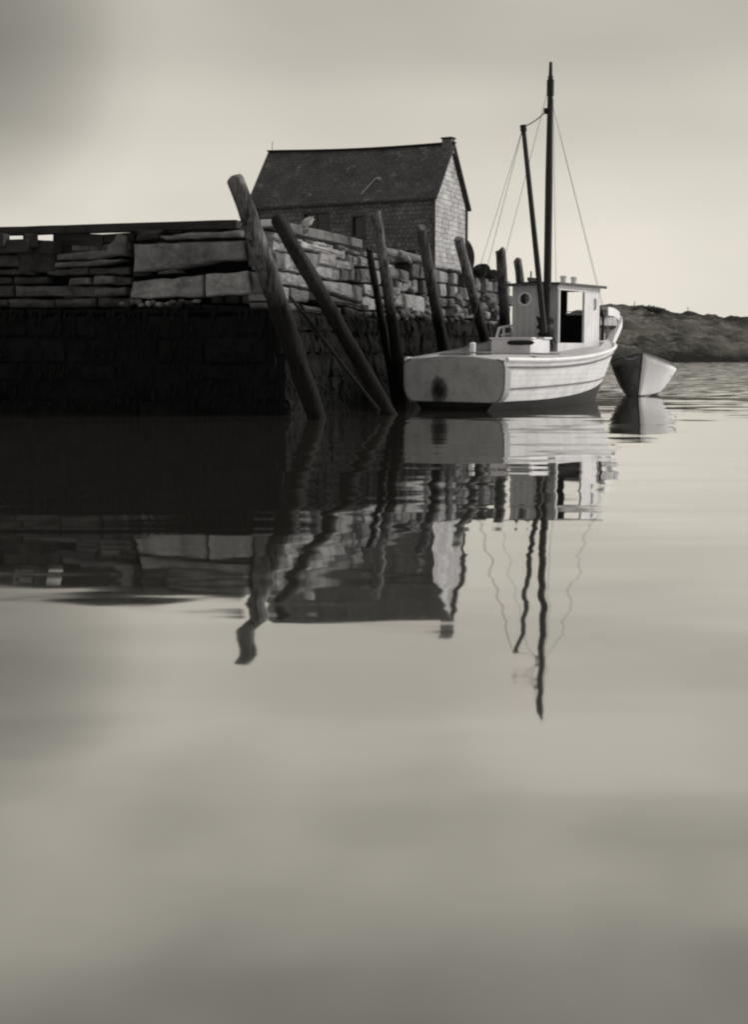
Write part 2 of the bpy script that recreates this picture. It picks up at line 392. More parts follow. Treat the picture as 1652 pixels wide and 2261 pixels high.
def block(mb, pl, poly, out_, tone, gap=.02, bev=.045, thick=.6, rnd=random):
    mb.t = tone; c = (sum(p[0] for p in poly) / len(poly), sum(p[1] for p in poly) / len(poly))
    # extra points along the edges, roughened
    q = []
    for i, p in enumerate(poly):
        p2 = poly[(i + 1) % len(poly)]; ln = math.hypot(p2[0] - p[0], p2[1] - p[1]); k = max(1, int(ln / .22))
        for j in range(k):
            f = j / k; x = p[0] + (p2[0] - p[0]) * f; y = p[1] + (p2[1] - p[1]) * f
            q.append((x + rnd.uniform(-.018, .018), y + rnd.uniform(-.018, .018)))
    def ring(ins, o, jit=0):
        r_ = []
        for x, y in q:
            dx, dy = x - c[0], y - c[1]; l = math.hypot(dx, dy) or 1
            fx = max(0, abs(dx) - ins) * (1 if dx > 0 else -1); fy = max(0, abs(dy) - ins) * (1 if dy > 0 else -1)
            r_.append(pl.at(c[0] + fx, c[1] + fy, o + tx * fx + ty * fy + (rnd.uniform(-jit, jit) if jit else 0)))
        return r_
    tx = rnd.uniform(-.05, .05); ty = rnd.uniform(-.10, .06)
    rings = [ring(gap, out_ - thick), ring(gap, out_ - bev * 1.4), ring(gap + bev * .6, out_ - bev * .3, .012), ring(gap + bev * 1.6, out_, .02)]
    n = len(q); vs = [p for r_ in rings for p in r_] + [pl.at(c[0], c[1], out_ + rnd.uniform(0, .04))]; fs = []
    for i in range(3):
        for k in range(n): fs.append((i * n + k, i * n + (k + 1) % n, (i + 1) * n + (k + 1) % n, (i + 1) * n + k))
    for k in range(n): fs.append((3 * n + k, 3 * n + (k + 1) % n, 4 * n))
    mb.add(vs, fs)
def courses(mb, pl, s0, s1, h0, top, hs, ls, tones, outs, skip=(), rnd=random, depth_jit=.05):
    h_ = h0; row = 0
    bound = lambda s, r_: .06 * noise.noise(Vector((s * .6, r_ * 5.3, 1)))
    while h_ < top(s0) + .2:
        dh = rnd.uniform(*hs); s = s0 - rnd.uniform(0, ls[0])
        while s < s1:
            l = rnd.uniform(*ls) * (1 if rnd.random() > .2 else .5); e = min(s + l, s1)
            a, b = max(s, s0), e
            if b - a > .12:
                tp = min(top(a), top(b)); y0 = h_ ; y1 = min(h_ + dh, tp)
                if y1 - y0 > .07:
                    cx_, cy_ = (a + b) / 2, (y0 + y1) / 2
                    if not any(x0 - .02 < cx_ < x1 + .02 and z0 < cy_ < z1 for x0, x1, z0, z1 in skip):
                        A_ = [(a, y0 + bound(a, row)), (b, y0 + bound(b, row)), (b, y1 + bound(b, row + 1)), (a, y1 + bound(a, row + 1))]
                        block(mb, pl, A_, rnd.uniform(*outs), rnd.uniform(*tones), rnd.uniform(.01, .035), rnd=rnd)
            s = e
        h_ += dh; row += 1
rnd = random.Random(11)
# left face: dark rough stone, stepping forward at the big pale slabs
mb = MB(); sStep = PLf.hit(286, 600)[0]
rub = [([(122, 560), (268, 546), (268, 566), (200, 573), (122, 577)], .02, .42), ([(120, 592), (230, 583), (268, 575), (268, 570), (200, 574), (122, 580)], .07, .62),
       ([(150, 630), (198, 628), (196, 610), (152, 612)], .03, .5), ([(202, 628), (250, 626), (248, 607), (204, 609)], .04, .5), ([(238, 566), (276, 566), (280, 520), (262, 516), (236, 548)], .08, .6),
       ([(30, 606), (118, 600), (118, 540), (26, 542)], -.14, .08), ([(30, 655), (160, 655), (148, 632), (30, 630)], .02, .3), ([(205, 655), (276, 652), (278, 634), (206, 636)], .05, .45)]
skip0 = []
for q_, o_, t_ in rub:
    pp = [PLf.hit(*a) for a in q_]; block(mb, PLf, pp, o_, t_, .012, .05, rnd=rnd)
    skip0.append((min(p[0] for p in pp), max(p[0] for p in pp), min(p[1] for p in pp), max(p[1] for p in pp)))
courses(mb, PLf, 0, sStep - .03, 1.9, lambda s: 4.02 + .012 * s, (.17, .34), (.5, 1.7), (.08, .38), (-.18, -.04), skip0, rnd=rnd)
build_w(mb, 'rough_stone_wall', M['rubble'])
mb = MB()
slabs = [([(298, 603), (400, 592), (470, 578), (541, 574), (538, 529), (420, 534), (298, 540)], .10, .46),
         ([(284, 661), (452, 656), (450, 607), (292, 620)], .08, .62),
         ([(456, 656), (556, 650), (549, 597), (454, 606)], .12, .80),
         ([(368, 530), (536, 524), (536, 508), (420, 511), (352, 524)], .06, .58),
         ([(556, 650), (598, 650), (598, 600), (553, 598)], .04, .40), ([(543, 590), (600, 590), (600, 535), (541, 530)], -.02, .18),
         ([(300, 535), (350, 528), (362, 506), (306, 506)], .14, .06), ([(286, 612), (330, 606), (326, 598), (290, 600)], -.05, .1),
         ([(345, 606), (392, 601), (388, 592), (350, 596)], .02, .45)]
skip = []
for q_, o_, t_ in slabs:
    pp = [PLf.hit(*a) for a in q_]; block(mb, PLf, pp, o_, t_, .012, .05, rnd=rnd)
    skip.append((min(p[0] for p in pp), max(p[0] for p in pp), min(p[1] for p in pp), max(p[1] for p in pp)))
courses(mb, PLf, sStep + .02, PLf.L, 1.9, lambda s: 4.28, (.16, .3), (.4, 1.0), (.02, .25), (-.22, -.10), skip, rnd=rnd)
for i in range(16):                               # pebbly packing stones under the slabs
    u = 272 + i * 11 + rnd.uniform(-4, 4); s_, h_ = PLf.hit(u, 668 + rnd.uniform(-3, 6)); mb.t = rnd.choice((.1, .25, .7)); p = PLf.at(s_, h_, .05)
    mb.lump(p, (rnd.uniform(.05, .10), .1, rnd.uniform(.04, .07)), .3, i)
build_w(mb, 'slab_wall', M['stone'])
# side face running back towards the shed
mb = MB(); topR = lambda s: 4.16 + .02 * math.sin(s * 1.7)
big = [([(652, 548), (762, 574), (762, 553), (655, 532)], .10, .85), ([(700, 582), (738, 592), (742, 555), (702, 556)], .06, .70),
       ([(740, 592), (780, 600), (782, 580), (742, 572)], .04, .80), ([(706, 640), (772, 660), (770, 625), (706, 620)], .08, .60),
       ([(660, 590), (698, 600), (700, 560), (662, 552)], .05, .45), ([(772, 662), (796, 668), (796, 632), (774, 628)], .04, .45),
       ([(858, 612), (905, 628), (908, 598), (860, 588)], .02, .30), ([(858, 672), (928, 694), (930, 655), (860, 640)], .10, .72),
       ([(690, 660), (820, 690), (820, 676), (700, 644)], .02, .12)]
skip = []
for q_, o_, t_ in big:
    pp = [PRf.hit(*a) for a in q_]; block(mb, PRf, pp, o_, t_, .012, .05, rnd=rnd)
    skip.append((min(p[0] for p in pp), max(p[0] for p in pp), min(p[1] for p in pp), max(p[1] for p in pp)))
courses(mb, PRf, 0, 9.5, 1.95, topR, (.24, .46), (.45, 1.5), (.2, 1.0), (-.12, .05), skip, rnd=rnd)
courses(mb, PRf, 9.5, PRf.L, 1.95, topR, (.22, .48), (.35, 1.1), (.10, .75), (-.2, .12), skip, rnd=rnd)
for i in range(60):                               # rounded rubble low on the side wall
    s_ = rnd.uniform(8, 24); h_ = rnd.uniform(2.35, 3.3); mb.t = rnd.uniform(.15, .8); r_ = rnd.uniform(.12, .3)
    mb.lump(PRf.at(s_, h_, -.02), (r_ * .9, r_ * 1.3, r_ * .7), .22, i + 40)
build_w(mb, 'side_wall', M['stone'])
# weed-hung lower courses
mb = MB()
courses(mb, PLf, 0, PLf.L + .1, -.7, lambda s: 2.45, (.38, .62), (.6, 1.9), (0, 1), (.02, .16), rnd=rnd)
courses(mb, PRf, -.1, PRf.L, -.7, lambda s: 2.42, (.38, .62), (.6, 1.9), (0, 1), (.02, .18), rnd=rnd)
build_w(mb, 'lower_courses', M['weed'])
mb = MB()                                          # packed weed and silt between the blocks
for pl, L0, L1 in ((PLf, 0, PLf.L + .15), (PRf, -.15, PRf.L)):
    P = []
    for j in range(32):
        z = -1 + j * .105; P.append([pl.at(L0 + i * .12, z, .05 + .10 * noise.fractal(pl.at(L0 + i * .12, z) * 1.3, .8, 2, 5) - (max(0, z - 2.2) * 3)) for i in range(int((L1 - L0) / .12) + 2)])
    mb.grid(P)
build_w(mb, 'weedy_base', M['weed'], smooth=True)
mb = MB()                                          # rockweed hanging in clumps from the joints
for pl, L_ in ((PLf, PLf.L), (PRf, PRf.L)):
    for k in range(int(L_ * 60)):
        s_ = rnd.uniform(0, L_); h_ = rnd.choice((2.35, 2.0, 1.55, 1.1, .7, .35)) + rnd.uniform(-.12, .12); ln = rnd.uniform(.15, .5); w_ = rnd.uniform(.012, .045)
        o1 = .19 + rnd.uniform(0, .05)
        a = pl.at(s_ - w_, h_, .12); b = pl.at(s_ + w_, h_, .12); c = pl.at(s_ + w_ * .8 + rnd.uniform(-.04, .04), h_ - ln * .6, o1); d = pl.at(s_ - w_ * .8, h_ - ln * .55, o1); e = pl.at(s_ + rnd.uniform(-.05, .05), h_ - ln, o1 - .03)
        mb.add([a, b, c, e, d], [(0, 1, 2, 3, 4)])
build_w(mb, 'rockweed', M['weed_hang'])
# solid core and earth top
mb = MB()
a_ = CORNER - PLf.n * .5 - PRf.n * .5
pts = [LEFT - PLf.n * .5, a_, END - PRf.n * .5, END - PRf.n * 9 , Vector((LEFT.x, 62))]
nv = len(pts)
mb.add([(p.x, p.y, -1) for p in pts] + [(p.x, p.y, 3.96) for p in pts], [tuple(range(nv)), tuple(range(nv, 2 * nv))] + [(i, (i + 1) % nv, nv + (i + 1) % nv, nv + i) for i in range(nv)])
build_w(mb, 'rubble_core', M['weed'])
mb = MB()                                          # end wall of the wharf
PE = Plane_(END, END - PRf.n * 8.5); courses(mb, PE, 0, 8.4, 1.9, topR, (.25, .45), (.5, 1.4), (.1, .6), (-.1, .02), rnd=rnd)
build_w(mb, 'end_wall', M['stone'])
M['timber'] = plain('grey_edge_timber', .085, .19, .9, 4, .6, .03, (.3, .3, 1))
M['timber_dark'] = plain('dark_edge_timber', .020, .042, .9, 3, .6, .03, (.4, .4, 1))
# long dark stringpiece on the left face, raised on blocks so the sky shows under it
def stringer(name, pix, Y0, Y1, h_, w_, mat):
    mb = MB(); pts = []
    for (u, v), Y in zip(pix, (Y0, Y1)): p = W(u, v, Y); pts.append(Vector((p.x, p.y, p.z - h_ / 2)))
    n = 14; c = [pts[0].lerp(pts[1], i / n) + Vector((0, 0, .012 * noise.noise(Vector((i * 1.1, 0, 0))))) for i in range(n + 1)]
    for i in range(n): mb.bar(c[i], c[i + 1] + (c[i + 1] - c[i]) * .0, w_, h_)
    return build_w(mb, name, mat, bevel=.015)
stringer('stringpiece', [(-120, 506.5), (527, 486)], 33.2, 31.5, .19, .32, M['timber_dark'])
for (ua, za), (ub, zb) in (((-130, 4.0), (66, 4.05)), ((69, 4.08), (126, 4.0)), ((126, 4.0), (300, 4.1))):
    p = W(ua, 530, 32.75); q = W(ub, 530, 32.35); mb = MB(); mb.bar(Vector((p.x, p.y, za - .15)), Vector((q.x, q.y, zb - .15)), .34, .30); build_w(mb, 'ledger_plank', M['timber_dark'], bevel=.015)
for u0, u1, z0b, z1b in ((-110, 14, 4.17, 4.17), (64, 69, 4.17, 4.17), (123, 232, 4.24, 4.15), (296, 352, 4.24, 4.24)):
    p = W(u0, 530, 32.7); q = W(u1, 530, 32.3); mb = MB(); hb_ = .3
    mb.bar(Vector((p.x, p.y, z0b - hb_ / 2)), Vector((q.x, q.y, z1b - hb_ / 2)), .30, hb_)
    build_w(mb, 'blocking', M['timber_dark'], bevel=.02)
p = W(220, 500, 32.4); q = W(300, 500, 32.2); mb = MB(); mb.bar(Vector((p.x, p.y, 4.05)), Vector((q.x, q.y, 4.09)), .3, .2); build_w(mb, 'blocking', M['timber_dark'], bevel=.02)
p = W(345, 500, 32.3); q = W(545, 500, 31.9); mb = MB(); mb.bar(Vector((p.x, p.y, 4.05)), Vector((q.x, q.y, 4.05)), .4, .54); build_w(mb, 'blocking', M['timber_dark'], bevel=.02)
mb = MB()                                          # squared grey log along the side edge
for s0_, s1_, hh, r_ in ((1.0, 6.2, .125, .125),):
    c = [PRf.at(s0_ + (s1_ - s0_) * i / 9, 4.30 + .02 * noise.noise(Vector((i * .8, 3, 0))), -.12) for i in range(10)]
    for i in range(9): mb.bar(c[i], c[i + 1], .26, .23 + .02 * noise.noise(Vector((i, 0, 9))))
build_w(mb, 'edge_timber', M['timber'], bevel=.03)
mb = MB(); c = [PRf.at(7.2 + 5.6 * i / 9, 4.26 + .02 * noise.noise(Vector((i * .8, 7, 0))), -.05) for i in range(10)]
mb.tube(c, .11, 10, wob=.2); build_w(mb, 'edge_log', M['timber'], smooth=True)
mb = MB(); c = [PRf.at(17.5 + 6 * i / 9, 4.22, -.05) for i in range(10)]
mb.tube(c, .10, 8, wob=.2); build_w(mb, 'edge_log', M['timber_dark'], smooth=True)

# ------------------------------------------------------------------ piles
def pile(name, top, bot, Yt, Yb, r_t, r_b, mat, label, seed, band=None, round_=False, bulge=0, group='timber piles leaning along the wharf'):
    T = W(*top, Yt); Bv = W(*bot, Yb); d = (T - Bv); k = (Bv.z + .9) / d.z; base = Bv - d * k
    root = empty(name, (base.x, base.y, 0), label=label, cat='pile', group=group); off = Vector((base.x, base.y, 0))
    n = 30; pts = []; rad = []
    side = d.cross(Vector((0, 0, 1))).normalized() if abs(d.x) + abs(d.y) > .01 else Vector((1, 0, 0))
    for i in range(n + 1):
        f = i / n; p = base.lerp(T, f) + side * .05 * math.sin(f * 3.1 + seed) * (1 if 0 < i < n else .5)
        r = r_b + (r_t - r_b) * f + bulge * math.sin(math.pi * f); r *= 1 + .05 * noise.noise(Vector((f * 7, seed * 3, 0)))
        pts.append(p - off); rad.append(r)
    dn = d.normalized(); pts += [T - off + dn * .05, T - off + dn * .08] if round_ else [T - off + dn * .015]; rad += [r_t * .86, r_t * .35] if round_ else [r_t * .93]
    mb = MB(); mb.tube(pts, rad, 26, wob=.16, seed=seed); s_ = mb.build('shaft', mat, root, smooth=True)
    if band:
        mb = MB()
        for q in band:
            c = base.lerp(T, q) - off; r = (r_b + (r_t - r_b) * q) * 1.07
            e1 = dn.orthogonal().normalized(); e2 = dn.cross(e1)
            mb.tube([c + (e1 * math.cos(a) + e2 * math.sin(a)) * r + dn * (.02 * math.sin(a)) for a in [2 * math.pi * j / 20 for j in range(21)]], .022, 6)
        mb.build('rope_band', M['rope'], root, smooth=True)
    return root
M['rope'] = plain('tarred_rope', .05, .11, .9, 30)
pile('wooden_pile', (518, 396), (672, 835), 28.1, 29.2, .168, .17, M['pile'], 'tallest leaning pile at the wharf corner, bound with rope, its rounded top above the wharf', 1, band=(.842, .853, .864, .80), round_=True, bulge=.055)
pile('wooden_pile', (614, 487), (797, 805), 30.9, 31.3, .165, .17, M['pile_dark'], 'nearly black slanting pile just right of the tallest rope-bound pile', 2)
pile('wooden_pile', (829, 470), (874, 792), 36.2, 37.2, .135, .17, M['pile'], 'grey pile in front of the shed wall, right of the black slanting pile', 3)
pile('wooden_pile', (817, 550), (841, 700), 36.9, 37.4, .09, .13, M['pile_dark'], 'short dark pile tight against the left of the grey pile by the shed', 4)
pile('wooden_pile', (934, 505), (981, 772), 40.2, 41.0, .15, .185, M['pile_mid'], 'thick grey pile in front of the near corner of the shed gable', 5)
pile('wooden_pile', (1014, 528), (1073, 748), 43.6, 44.3, .155, .165, M['pile'], 'flat-topped pile in front of the pale shingled gable', 6)
pile('wooden_pile', (1104, 553), (1118, 718), 47.6, 48.2, .17, .20, M['pile_mid'], 'upright flat-topped pile standing alone between the shed and the boat cabin', 7)
pile('wooden_pile', (1142, 576), (1150, 640), 52.6, 52.7, .15, .22, M['pile'], 'short stubby pile top showing over the boat cabin roof', 8)
mb = MB(); a = W(640, 655, 31.4); b = W(742, 786, 30.6); o = Vector((b.x, b.y, 0))
b2 = b + (b - a) * .9; mb.tube([a - o, b - o, b2 - o], [.035, .04, .045], 8, wob=.2); r_ = mb.build('leaning_pole', M['pile_mid'], smooth=True); r_.location = o
tag(r_, 'thin pole slanting down the dark wall between the two left piles', 'pole')

# ------------------------------------------------------------------ shed
Nn = W(958, 432, 46.4); Ff = W(1030, 460, 50.1); Ll = W(552, 457, 49.7)
ez = (Nn.z + Ff.z) / 2; zL = Ll.z
nN = Vector((Nn.x, Nn.y)); nF = Vector((Ff.x, Ff.y)); nL = Vector((Ll.x, Ll.y)); nB = nL + (nF - nN)
base_z = 3.97; rz = W(1000, 322, 48.2).z; rzL = W(588, 340, (nL.y + nB.y) / 2).z
rR = (nN + nF) / 2; rL = (nL + nB) / 2
shed = empty('shed', (nN.x, nN.y, base_z), label='weathered shingled fish shed with steep roof on the stone wharf', cat='shed')
so_ = Vector(shed.location)
def P3(p, z): return Vector((p.x, p.y, z)) - so_
def quad(name, vs, uvs, mat, thick=0):
    mb = MB(); mb.add(vs, [tuple(range(len(vs)))], [uvs]); return mb.build(name, mat, shed)
fl = (nL - nN).length; gl = (nF - nN).length; eh = ez - base_z; rh = rz - base_z
# window openings in the front wall (frames and panes sit in the holes)
def sh(u, v):                                     # hit on the front wall: distance from the near corner, height
    pl = Plane_(nN, nL); return pl.hit(u, v)
wins = []
for (u0, u1, v0, v1) in ((672, 723, 470, 512), (779, 803, 478, 522)):
    s0_, z1 = sh(u1, v0); s1_, z0 = sh(u0, v1); wins.append((s0_, s1_, z0, z1))
fdir = (nL - nN).normalized(); fn = Vector((-fdir.y, fdir.x)) if Vector((-fdir.y, fdir.x)).dot(Vector((0, -1))) > 0 else Vector((fdir.y, -fdir.x))
mb = MB(); xs = sorted([0, fl] + [w_[0] for w_ in wins] + [w_[1] for w_ in wins])
def ztop(s_): return ez + (zL - ez) * s_ / fl
def fp(s_, z, o=0): q = nN + fdir * s_ + fn * o; return Vector((q.x, q.y, z)) - so_
for a, b in zip(xs, xs[1:]):
    w_ = [k for k in wins if k[0] <= (a + b) / 2 <= k[1]]
    spans = [(base_z, None)] if not w_ else [(base_z, w_[0][2]), (w_[0][3], None)]
    for z0, z1 in spans:
        za, zb = (z1, z1) if z1 else (ztop(a), ztop(b))
        mb.add([fp(a, z0), fp(b, z0), fp(b, zb), fp(a, za)], [(0, 1, 2, 3)], [[(a, z0), (b, z0), (b, zb), (a, za)]])
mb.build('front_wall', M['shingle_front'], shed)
g = [P3(nN, base_z), P3(nF, base_z), P3(nF, ez), P3(rR, rz), P3(nN, ez)]
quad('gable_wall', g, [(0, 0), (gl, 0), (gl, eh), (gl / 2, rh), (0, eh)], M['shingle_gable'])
g = [P3(nL, base_z), P3(nB, base_z), P3(nB, zL), P3(rL, rzL), P3(nL, zL)]
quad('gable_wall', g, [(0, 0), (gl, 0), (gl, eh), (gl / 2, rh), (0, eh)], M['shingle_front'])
quad('rear_wall', [P3(nF, base_z), P3(nB, base_z), P3(nB, zL), P3(nF, ez)], [(0, 0), (fl, 0), (fl, eh), (0, eh)], M['shingle_front'])
M['trim'] = plain('weathered_trim', .06, .12, .85, 8); M['trim_pale'] = plain('bleached_batten', .20, .32, .85, 8)
M['glass'] = newmat('dark_window_glass')[0]; g_ = M['glass'].node_tree.nodes['Principled BSDF']; g_.inputs['Base Color'].default_value = (.02, .02, .02, 1); g_.inputs['Roughness'].default_value = .15
for i, (s0_, s1_, z0, z1) in enumerate(wins):
    mb = MB(); t_ = .07
    for a, b, c, d in ((s0_ - t_, s0_, z0 - t_, z1 + t_), (s1_, s1_ + t_, z0 - t_, z1 + t_), (s0_, s1_, z1, z1 + t_), (s0_, s1_, z0 - t_, z0)):
        vs = [fp(x, z, o) for x in (a, b) for z in (c, d) for o in (-.12, .035)]
        mb.add(vs, [(0, 1, 3, 2), (4, 6, 7, 5), (0, 4, 5, 1), (2, 3, 7, 6), (0, 2, 6, 4), (1, 5, 7, 3)])
    fr = mb.build('window', M['trim'], shed)
    mb = MB(); mb.add([fp(s0_, z0, -.09), fp(s1_, z0, -.09), fp(s1_, z1, -.09), fp(s0_, z1, -.09)], [(0, 1, 2, 3)]); mb.build('pane', M['glass'], fr)
    if i == 0:
        mb = MB(); sm = (s0_ + s1_) / 2; zm = (z0 + z1) / 2
        mb.bar(fp(sm, z0, -.07), fp(sm, z1, -.07), .035, .035, (fn.x, fn.y, 0)); mb.bar(fp(s0_, zm, -.07), fp(s1_, zm, -.07), .035, .035); mb.build('muntin', M['trim'], fr)
# roof: two thick slopes with a little overhang and a sagging ridge
def slope_(name, eN, eL, out2):
    nS = 16; mb = MB(); rows = []
    along = (rL - rR).normalized(); ov = .16
    for i in range(nS + 1):
        f = i / nS; e = Vector(eN).lerp(Vector(eL), f); zE = ez + (zL - ez) * f; r2 = rR.lerp(rL, f); zR = rz + (rzL - rz) * f - .07 * math.sin(math.pi * f)
        if i == 0: e = e - along * ov; r2 = r2 - along * ov
        if i == nS: e = e + along * ov; r2 = r2 + along * ov
        dn_ = (Vector((e.x, e.y, zE)) - Vector((r2.x, r2.y, zR))); e3 = Vector((e.x, e.y, zE)) + dn_.normalized() * .2
        rows.append([Vector((r2.x, r2.y, zR)) - so_, (Vector((r2.x, r2.y, zR)) - so_).lerp(e3 - so_, .5) + Vector((0, 0, -.02 * math.sin(math.pi * f))), e3 - so_])
    for side, dz in ((0, .09), (1, .015)):
        for a, b in zip(range(nS), range(1, nS + 1)):
            for j in (0, 1):
                vs = [rows[a][j], rows[b][j], rows[b][j + 1], rows[a][j + 1]]; vs = [v + Vector((0, 0, dz)) for v in vs]
                L_ = (rows[0][0] - rows[0][2]).length / 2
                uu = [(a * fl / nS, -j * L_), (b * fl / nS, -j * L_), (b * fl / nS, -(j + 1) * L_), (a * fl / nS, -(j + 1) * L_)]
                mb.add(vs, [(0, 1, 2, 3)], [uu])
    for i in (0, nS):                              # verge edges
        for j in (0, 1):
            a, b = rows[i][j], rows[i][j + 1]; mb.add([a + Vector((0, 0, .015)), b + Vector((0, 0, .015)), b + Vector((0, 0, .09)), a + Vector((0, 0, .09))], [(0, 1, 2, 3)], [[(0, 0), (1, 0), (1, .1), (0, .1)]])
    for i in range(nS):
        a, b = rows[i][2], rows[i + 1][2]; mb.add([a + Vector((0, 0, .015)), b + Vector((0, 0, .015)), b + Vector((0, 0, .09)), a + Vector((0, 0, .09))], [(0, 1, 2, 3)], [[(0, 0), (1, 0), (1, .1), (0, .1)]])
    return mb.build(name, M['roof'], shed), rows
rf, rows = slope_('roof', nN, nL, 0); slope_('roof', nF, nB, 0)
mb = MB()
for i in range(16): mb.bar(rows[i][0] + Vector((0, 0, .11)), rows[i + 1][0] + Vector((0, 0, .11)), .20, .05)
mb.build('ridge_cap', M['timber_dark'], shed)
mb = MB()                                          # rake boards and corner boards on the gable
gn = Vector((-(nF - nN).y, (nF - nN).x)).normalized(); gn = -gn if gn.dot(Vector((1, 0))) < 0 else gn
g3 = Vector((gn.x, gn.y, 0))
for p in (nN, nF): mb.bar(P3(p, ez) + g3 * .03 , P3(rR, rz) + g3 * .03, .05, .13, g3.cross((P3(rR, rz) - P3(p, ez)).normalized()))
mb.build('rake_board', M['timber_dark'], shed)
mb = MB(); mb.bar(P3(nN, base_z) + g3 * .02 + Vector((fn.x, fn.y, 0)) * .02, P3(nN, ez - .05) + g3 * .02 + Vector((fn.x, fn.y, 0)) * .02, .10, .10, (1, 0, 0)); mb.build('corner_board', M['trim'], shed)
mb = MB(); mb.bar(P3(nF, base_z) + g3 * .03 - Vector(((nF - nN).normalized().x, (nF - nN).normalized().y, 0)) * .05, P3(nF, ez - .05) + g3 * .03 - Vector(((nF - nN).normalized().x, (nF - nN).normalized().y, 0)) * .05, .09, .09, (1, 0, 0)); mb.build('corner_board', M['trim'], shed)
# pale batten lying across the front slope
p0_, p1_, p2_ = Vector((nN.x, nN.y, ez + .11)), Vector((nL.x, nL.y, zL + .11)), Vector((rR.x, rR.y, rz + .11)); pn = (p1_ - p0_).cross(p2_ - p0_).normalized()
def onroof(u, v): d = ray(u, v); o_ = Vector((0, 0, EYE)); return o_ + d * ((p0_ - o_).dot(pn) / d.dot(pn)) - so_
mb = MB(); a = onroof(797, 430); b = onroof(832, 392); c = onroof(838, 396); mb.bar(a, b, .06, .04, pn); mb.bar(b + (c - b) * .2, b + (b - a).normalized() * .02 + (c - b) * 1.4, .10, .04, pn); mb.build('roof_batten', M['trim_pale'], shed)
# small chimney stub at the gable end of the ridge
mb = MB(); cp = rR + (rL - rR).normalized() * .10; c3 = P3(cp, rz); ang = math.atan2((rL - rR).y, (rL - rR).x)
Mx = Matrix.Translation(c3) @ Matrix.Rotation(ang, 4, 'Z')
mb.box(-.18, .18, -.15, .15, -.25, .24, Mx); mb.build('chimney', M['rubble'], shed, bevel=.01)
mb = MB(); mb.box(-.21, .21, -.18, .18, .24, .29, Mx); mb.build('chimney_cap', M['timber_dark'], shed)
# thin stick at the far end of the ridge
mb = MB(); e_ = P3(rL, rzL); mb.tube([e_, e_ + Vector((.02, 0, .45))], .012, 5); mb.build('roof_stick', M['timber_dark'], shed)

# ------------------------------------------------------------------ things lying on the wharf
M['white'] = plain('white_board_paint', .70, .85, .6, 8)
p0 = W(591, 493, 32.2)
mb = MB(); Mx = Matrix.Rotation(R(-2), 4, 'Y'); mb.box(-.165, .165, -.10, .10, -.075, .075, Mx); mb.box(-.13, .13, -.09, .09, -.14, -.075, Mx)
r_ = mb.build('white_box', M['white'], bevel=.01); r_.location = p0; tag(r_, 'small white box on the wharf edge between the two left piles', 'box')
for i, (u, v, rr, lab) in enumerate(((632, 512, (.2, .3, .17), 'rough grey stone under the white box behind the left piles'),)):
    p = W(590, 507, 32.4); mb = MB(); mb.t = .35; mb.lump((0, 0, 0), (.30, .25, .12), .3, 5); r_ = mb.build('loose_stone', M['stone'], smooth=True); r_.location = p; tag(r_, lab, 'stone', 'loose stones on the wharf edge')
    p = W(595, 527, 31.5); mb = MB(); mb.t = .75; mb.lump((0, 0, 0), (.33, .3, .14), .3, 15); r_ = mb.build('loose_stone', M['stone'], smooth=True); r_.location = p; tag(r_, 'pale rounded stone at the wall top between the two left piles', 'stone', 'loose stones on the wharf edge')
# pale jagged stone on the edge log
p = W(676, 493, 33.0); mb = MB(); mb.t = 1.0; Mx = Matrix.Rotation(R(-38), 4, 'Y'); mb.lump((0, 0, 0), (.21, .12, .085), .5, 8, M=Mx); mb.lump((-.14, 0, -.10), (.12, .1, .06), .4, 12)
M['pale'] = plain('pale_stone', .35, .62, .9, 9, .6, .03)
r_ = mb.build('jagged_stone', M['pale'], smooth=True); r_.location = p; tag(r_, 'pale pointed chunk of stone tilted up on the log end, below the shed window', 'stone')
p = W(668, 508, 33.0); mb = MB(); mb.t = .55; mb.lump((0, 0, 0), (.17, .15, .09), .4, 21); r_ = mb.build('loose_stone', M['stone'], smooth=True); r_.location = p; tag(r_, 'dull grey stone under the pale pointed chunk', 'stone', 'loose stones on the wharf edge')
M['darkwood'] = plain('dark_old_wood', .018, .035, .9, 5)
# canvas heap
M['canvas'] = plain('grey_canvas', .16, .30, .9, 5, .6, .03)
t_, h_ = PRf.hit(898, 572); p = PRf.at(t_, 4.14, -.55); mb = MB(); P = []
for i in range(31):
    row = []
    for j in range(21):
        x, y = (i / 30 - .5), (j / 20 - .5)
        ex = max(0, 1 - (abs(x) * 2) ** 3); ey = max(0, 1 - (abs(y) * 2) ** 3)
        z = (.17 + .20 * min(1, max(0, (x + .45) * 1.6))) * (ex * ey) ** .4
        z += .07 * noise.ridged_multi_fractal(Vector((x * 4, y * 4, 2)), 1, 2, 3, 1, 2) * ex - .06
        row.append((x * 1.25, y * .9, z - .08))
    P.append(row)
mb.grid(P); r_ = mb.build('canvas_heap', M['canvas'], smooth=True); r_.location = p; r_.rotation_euler = (0, 0, R(15)); tag(r_, 'pale canvas-covered heap on the wharf edge left of the thick grey pile', 'tarpaulin')
m2 = r_.modifiers.new('solid', 'SOLIDIFY'); m2.thickness = .02
t_, h_ = PRf.hit(922, 575); p = PRf.at(t_, 4.16, -.16); root = empty('added_dark_box', (p.x, p.y, 4.16), R(70), label='dark box added for the shade in the canvas heap, beside the thick grey pile', cat='added_dark_box')  # dark box added in place of the shaded hollow in the heap
mb = MB(); mb.box(-.17, .17, -.15, .15, .02, .07); mb.box(-.17, .17, -.15, -.12, .07, .30); mb.box(-.17, .17, .12, .15, .07, .30); mb.build('added_dark_box_body', M['darkwood'], root, bevel=.006)
for x in (-.19, .17): mb = MB(); mb.box(x, x + .02, -.16, .16, 0, .33); mb.build('added_dark_box_end', M['darkwood'], root, bevel=.004)
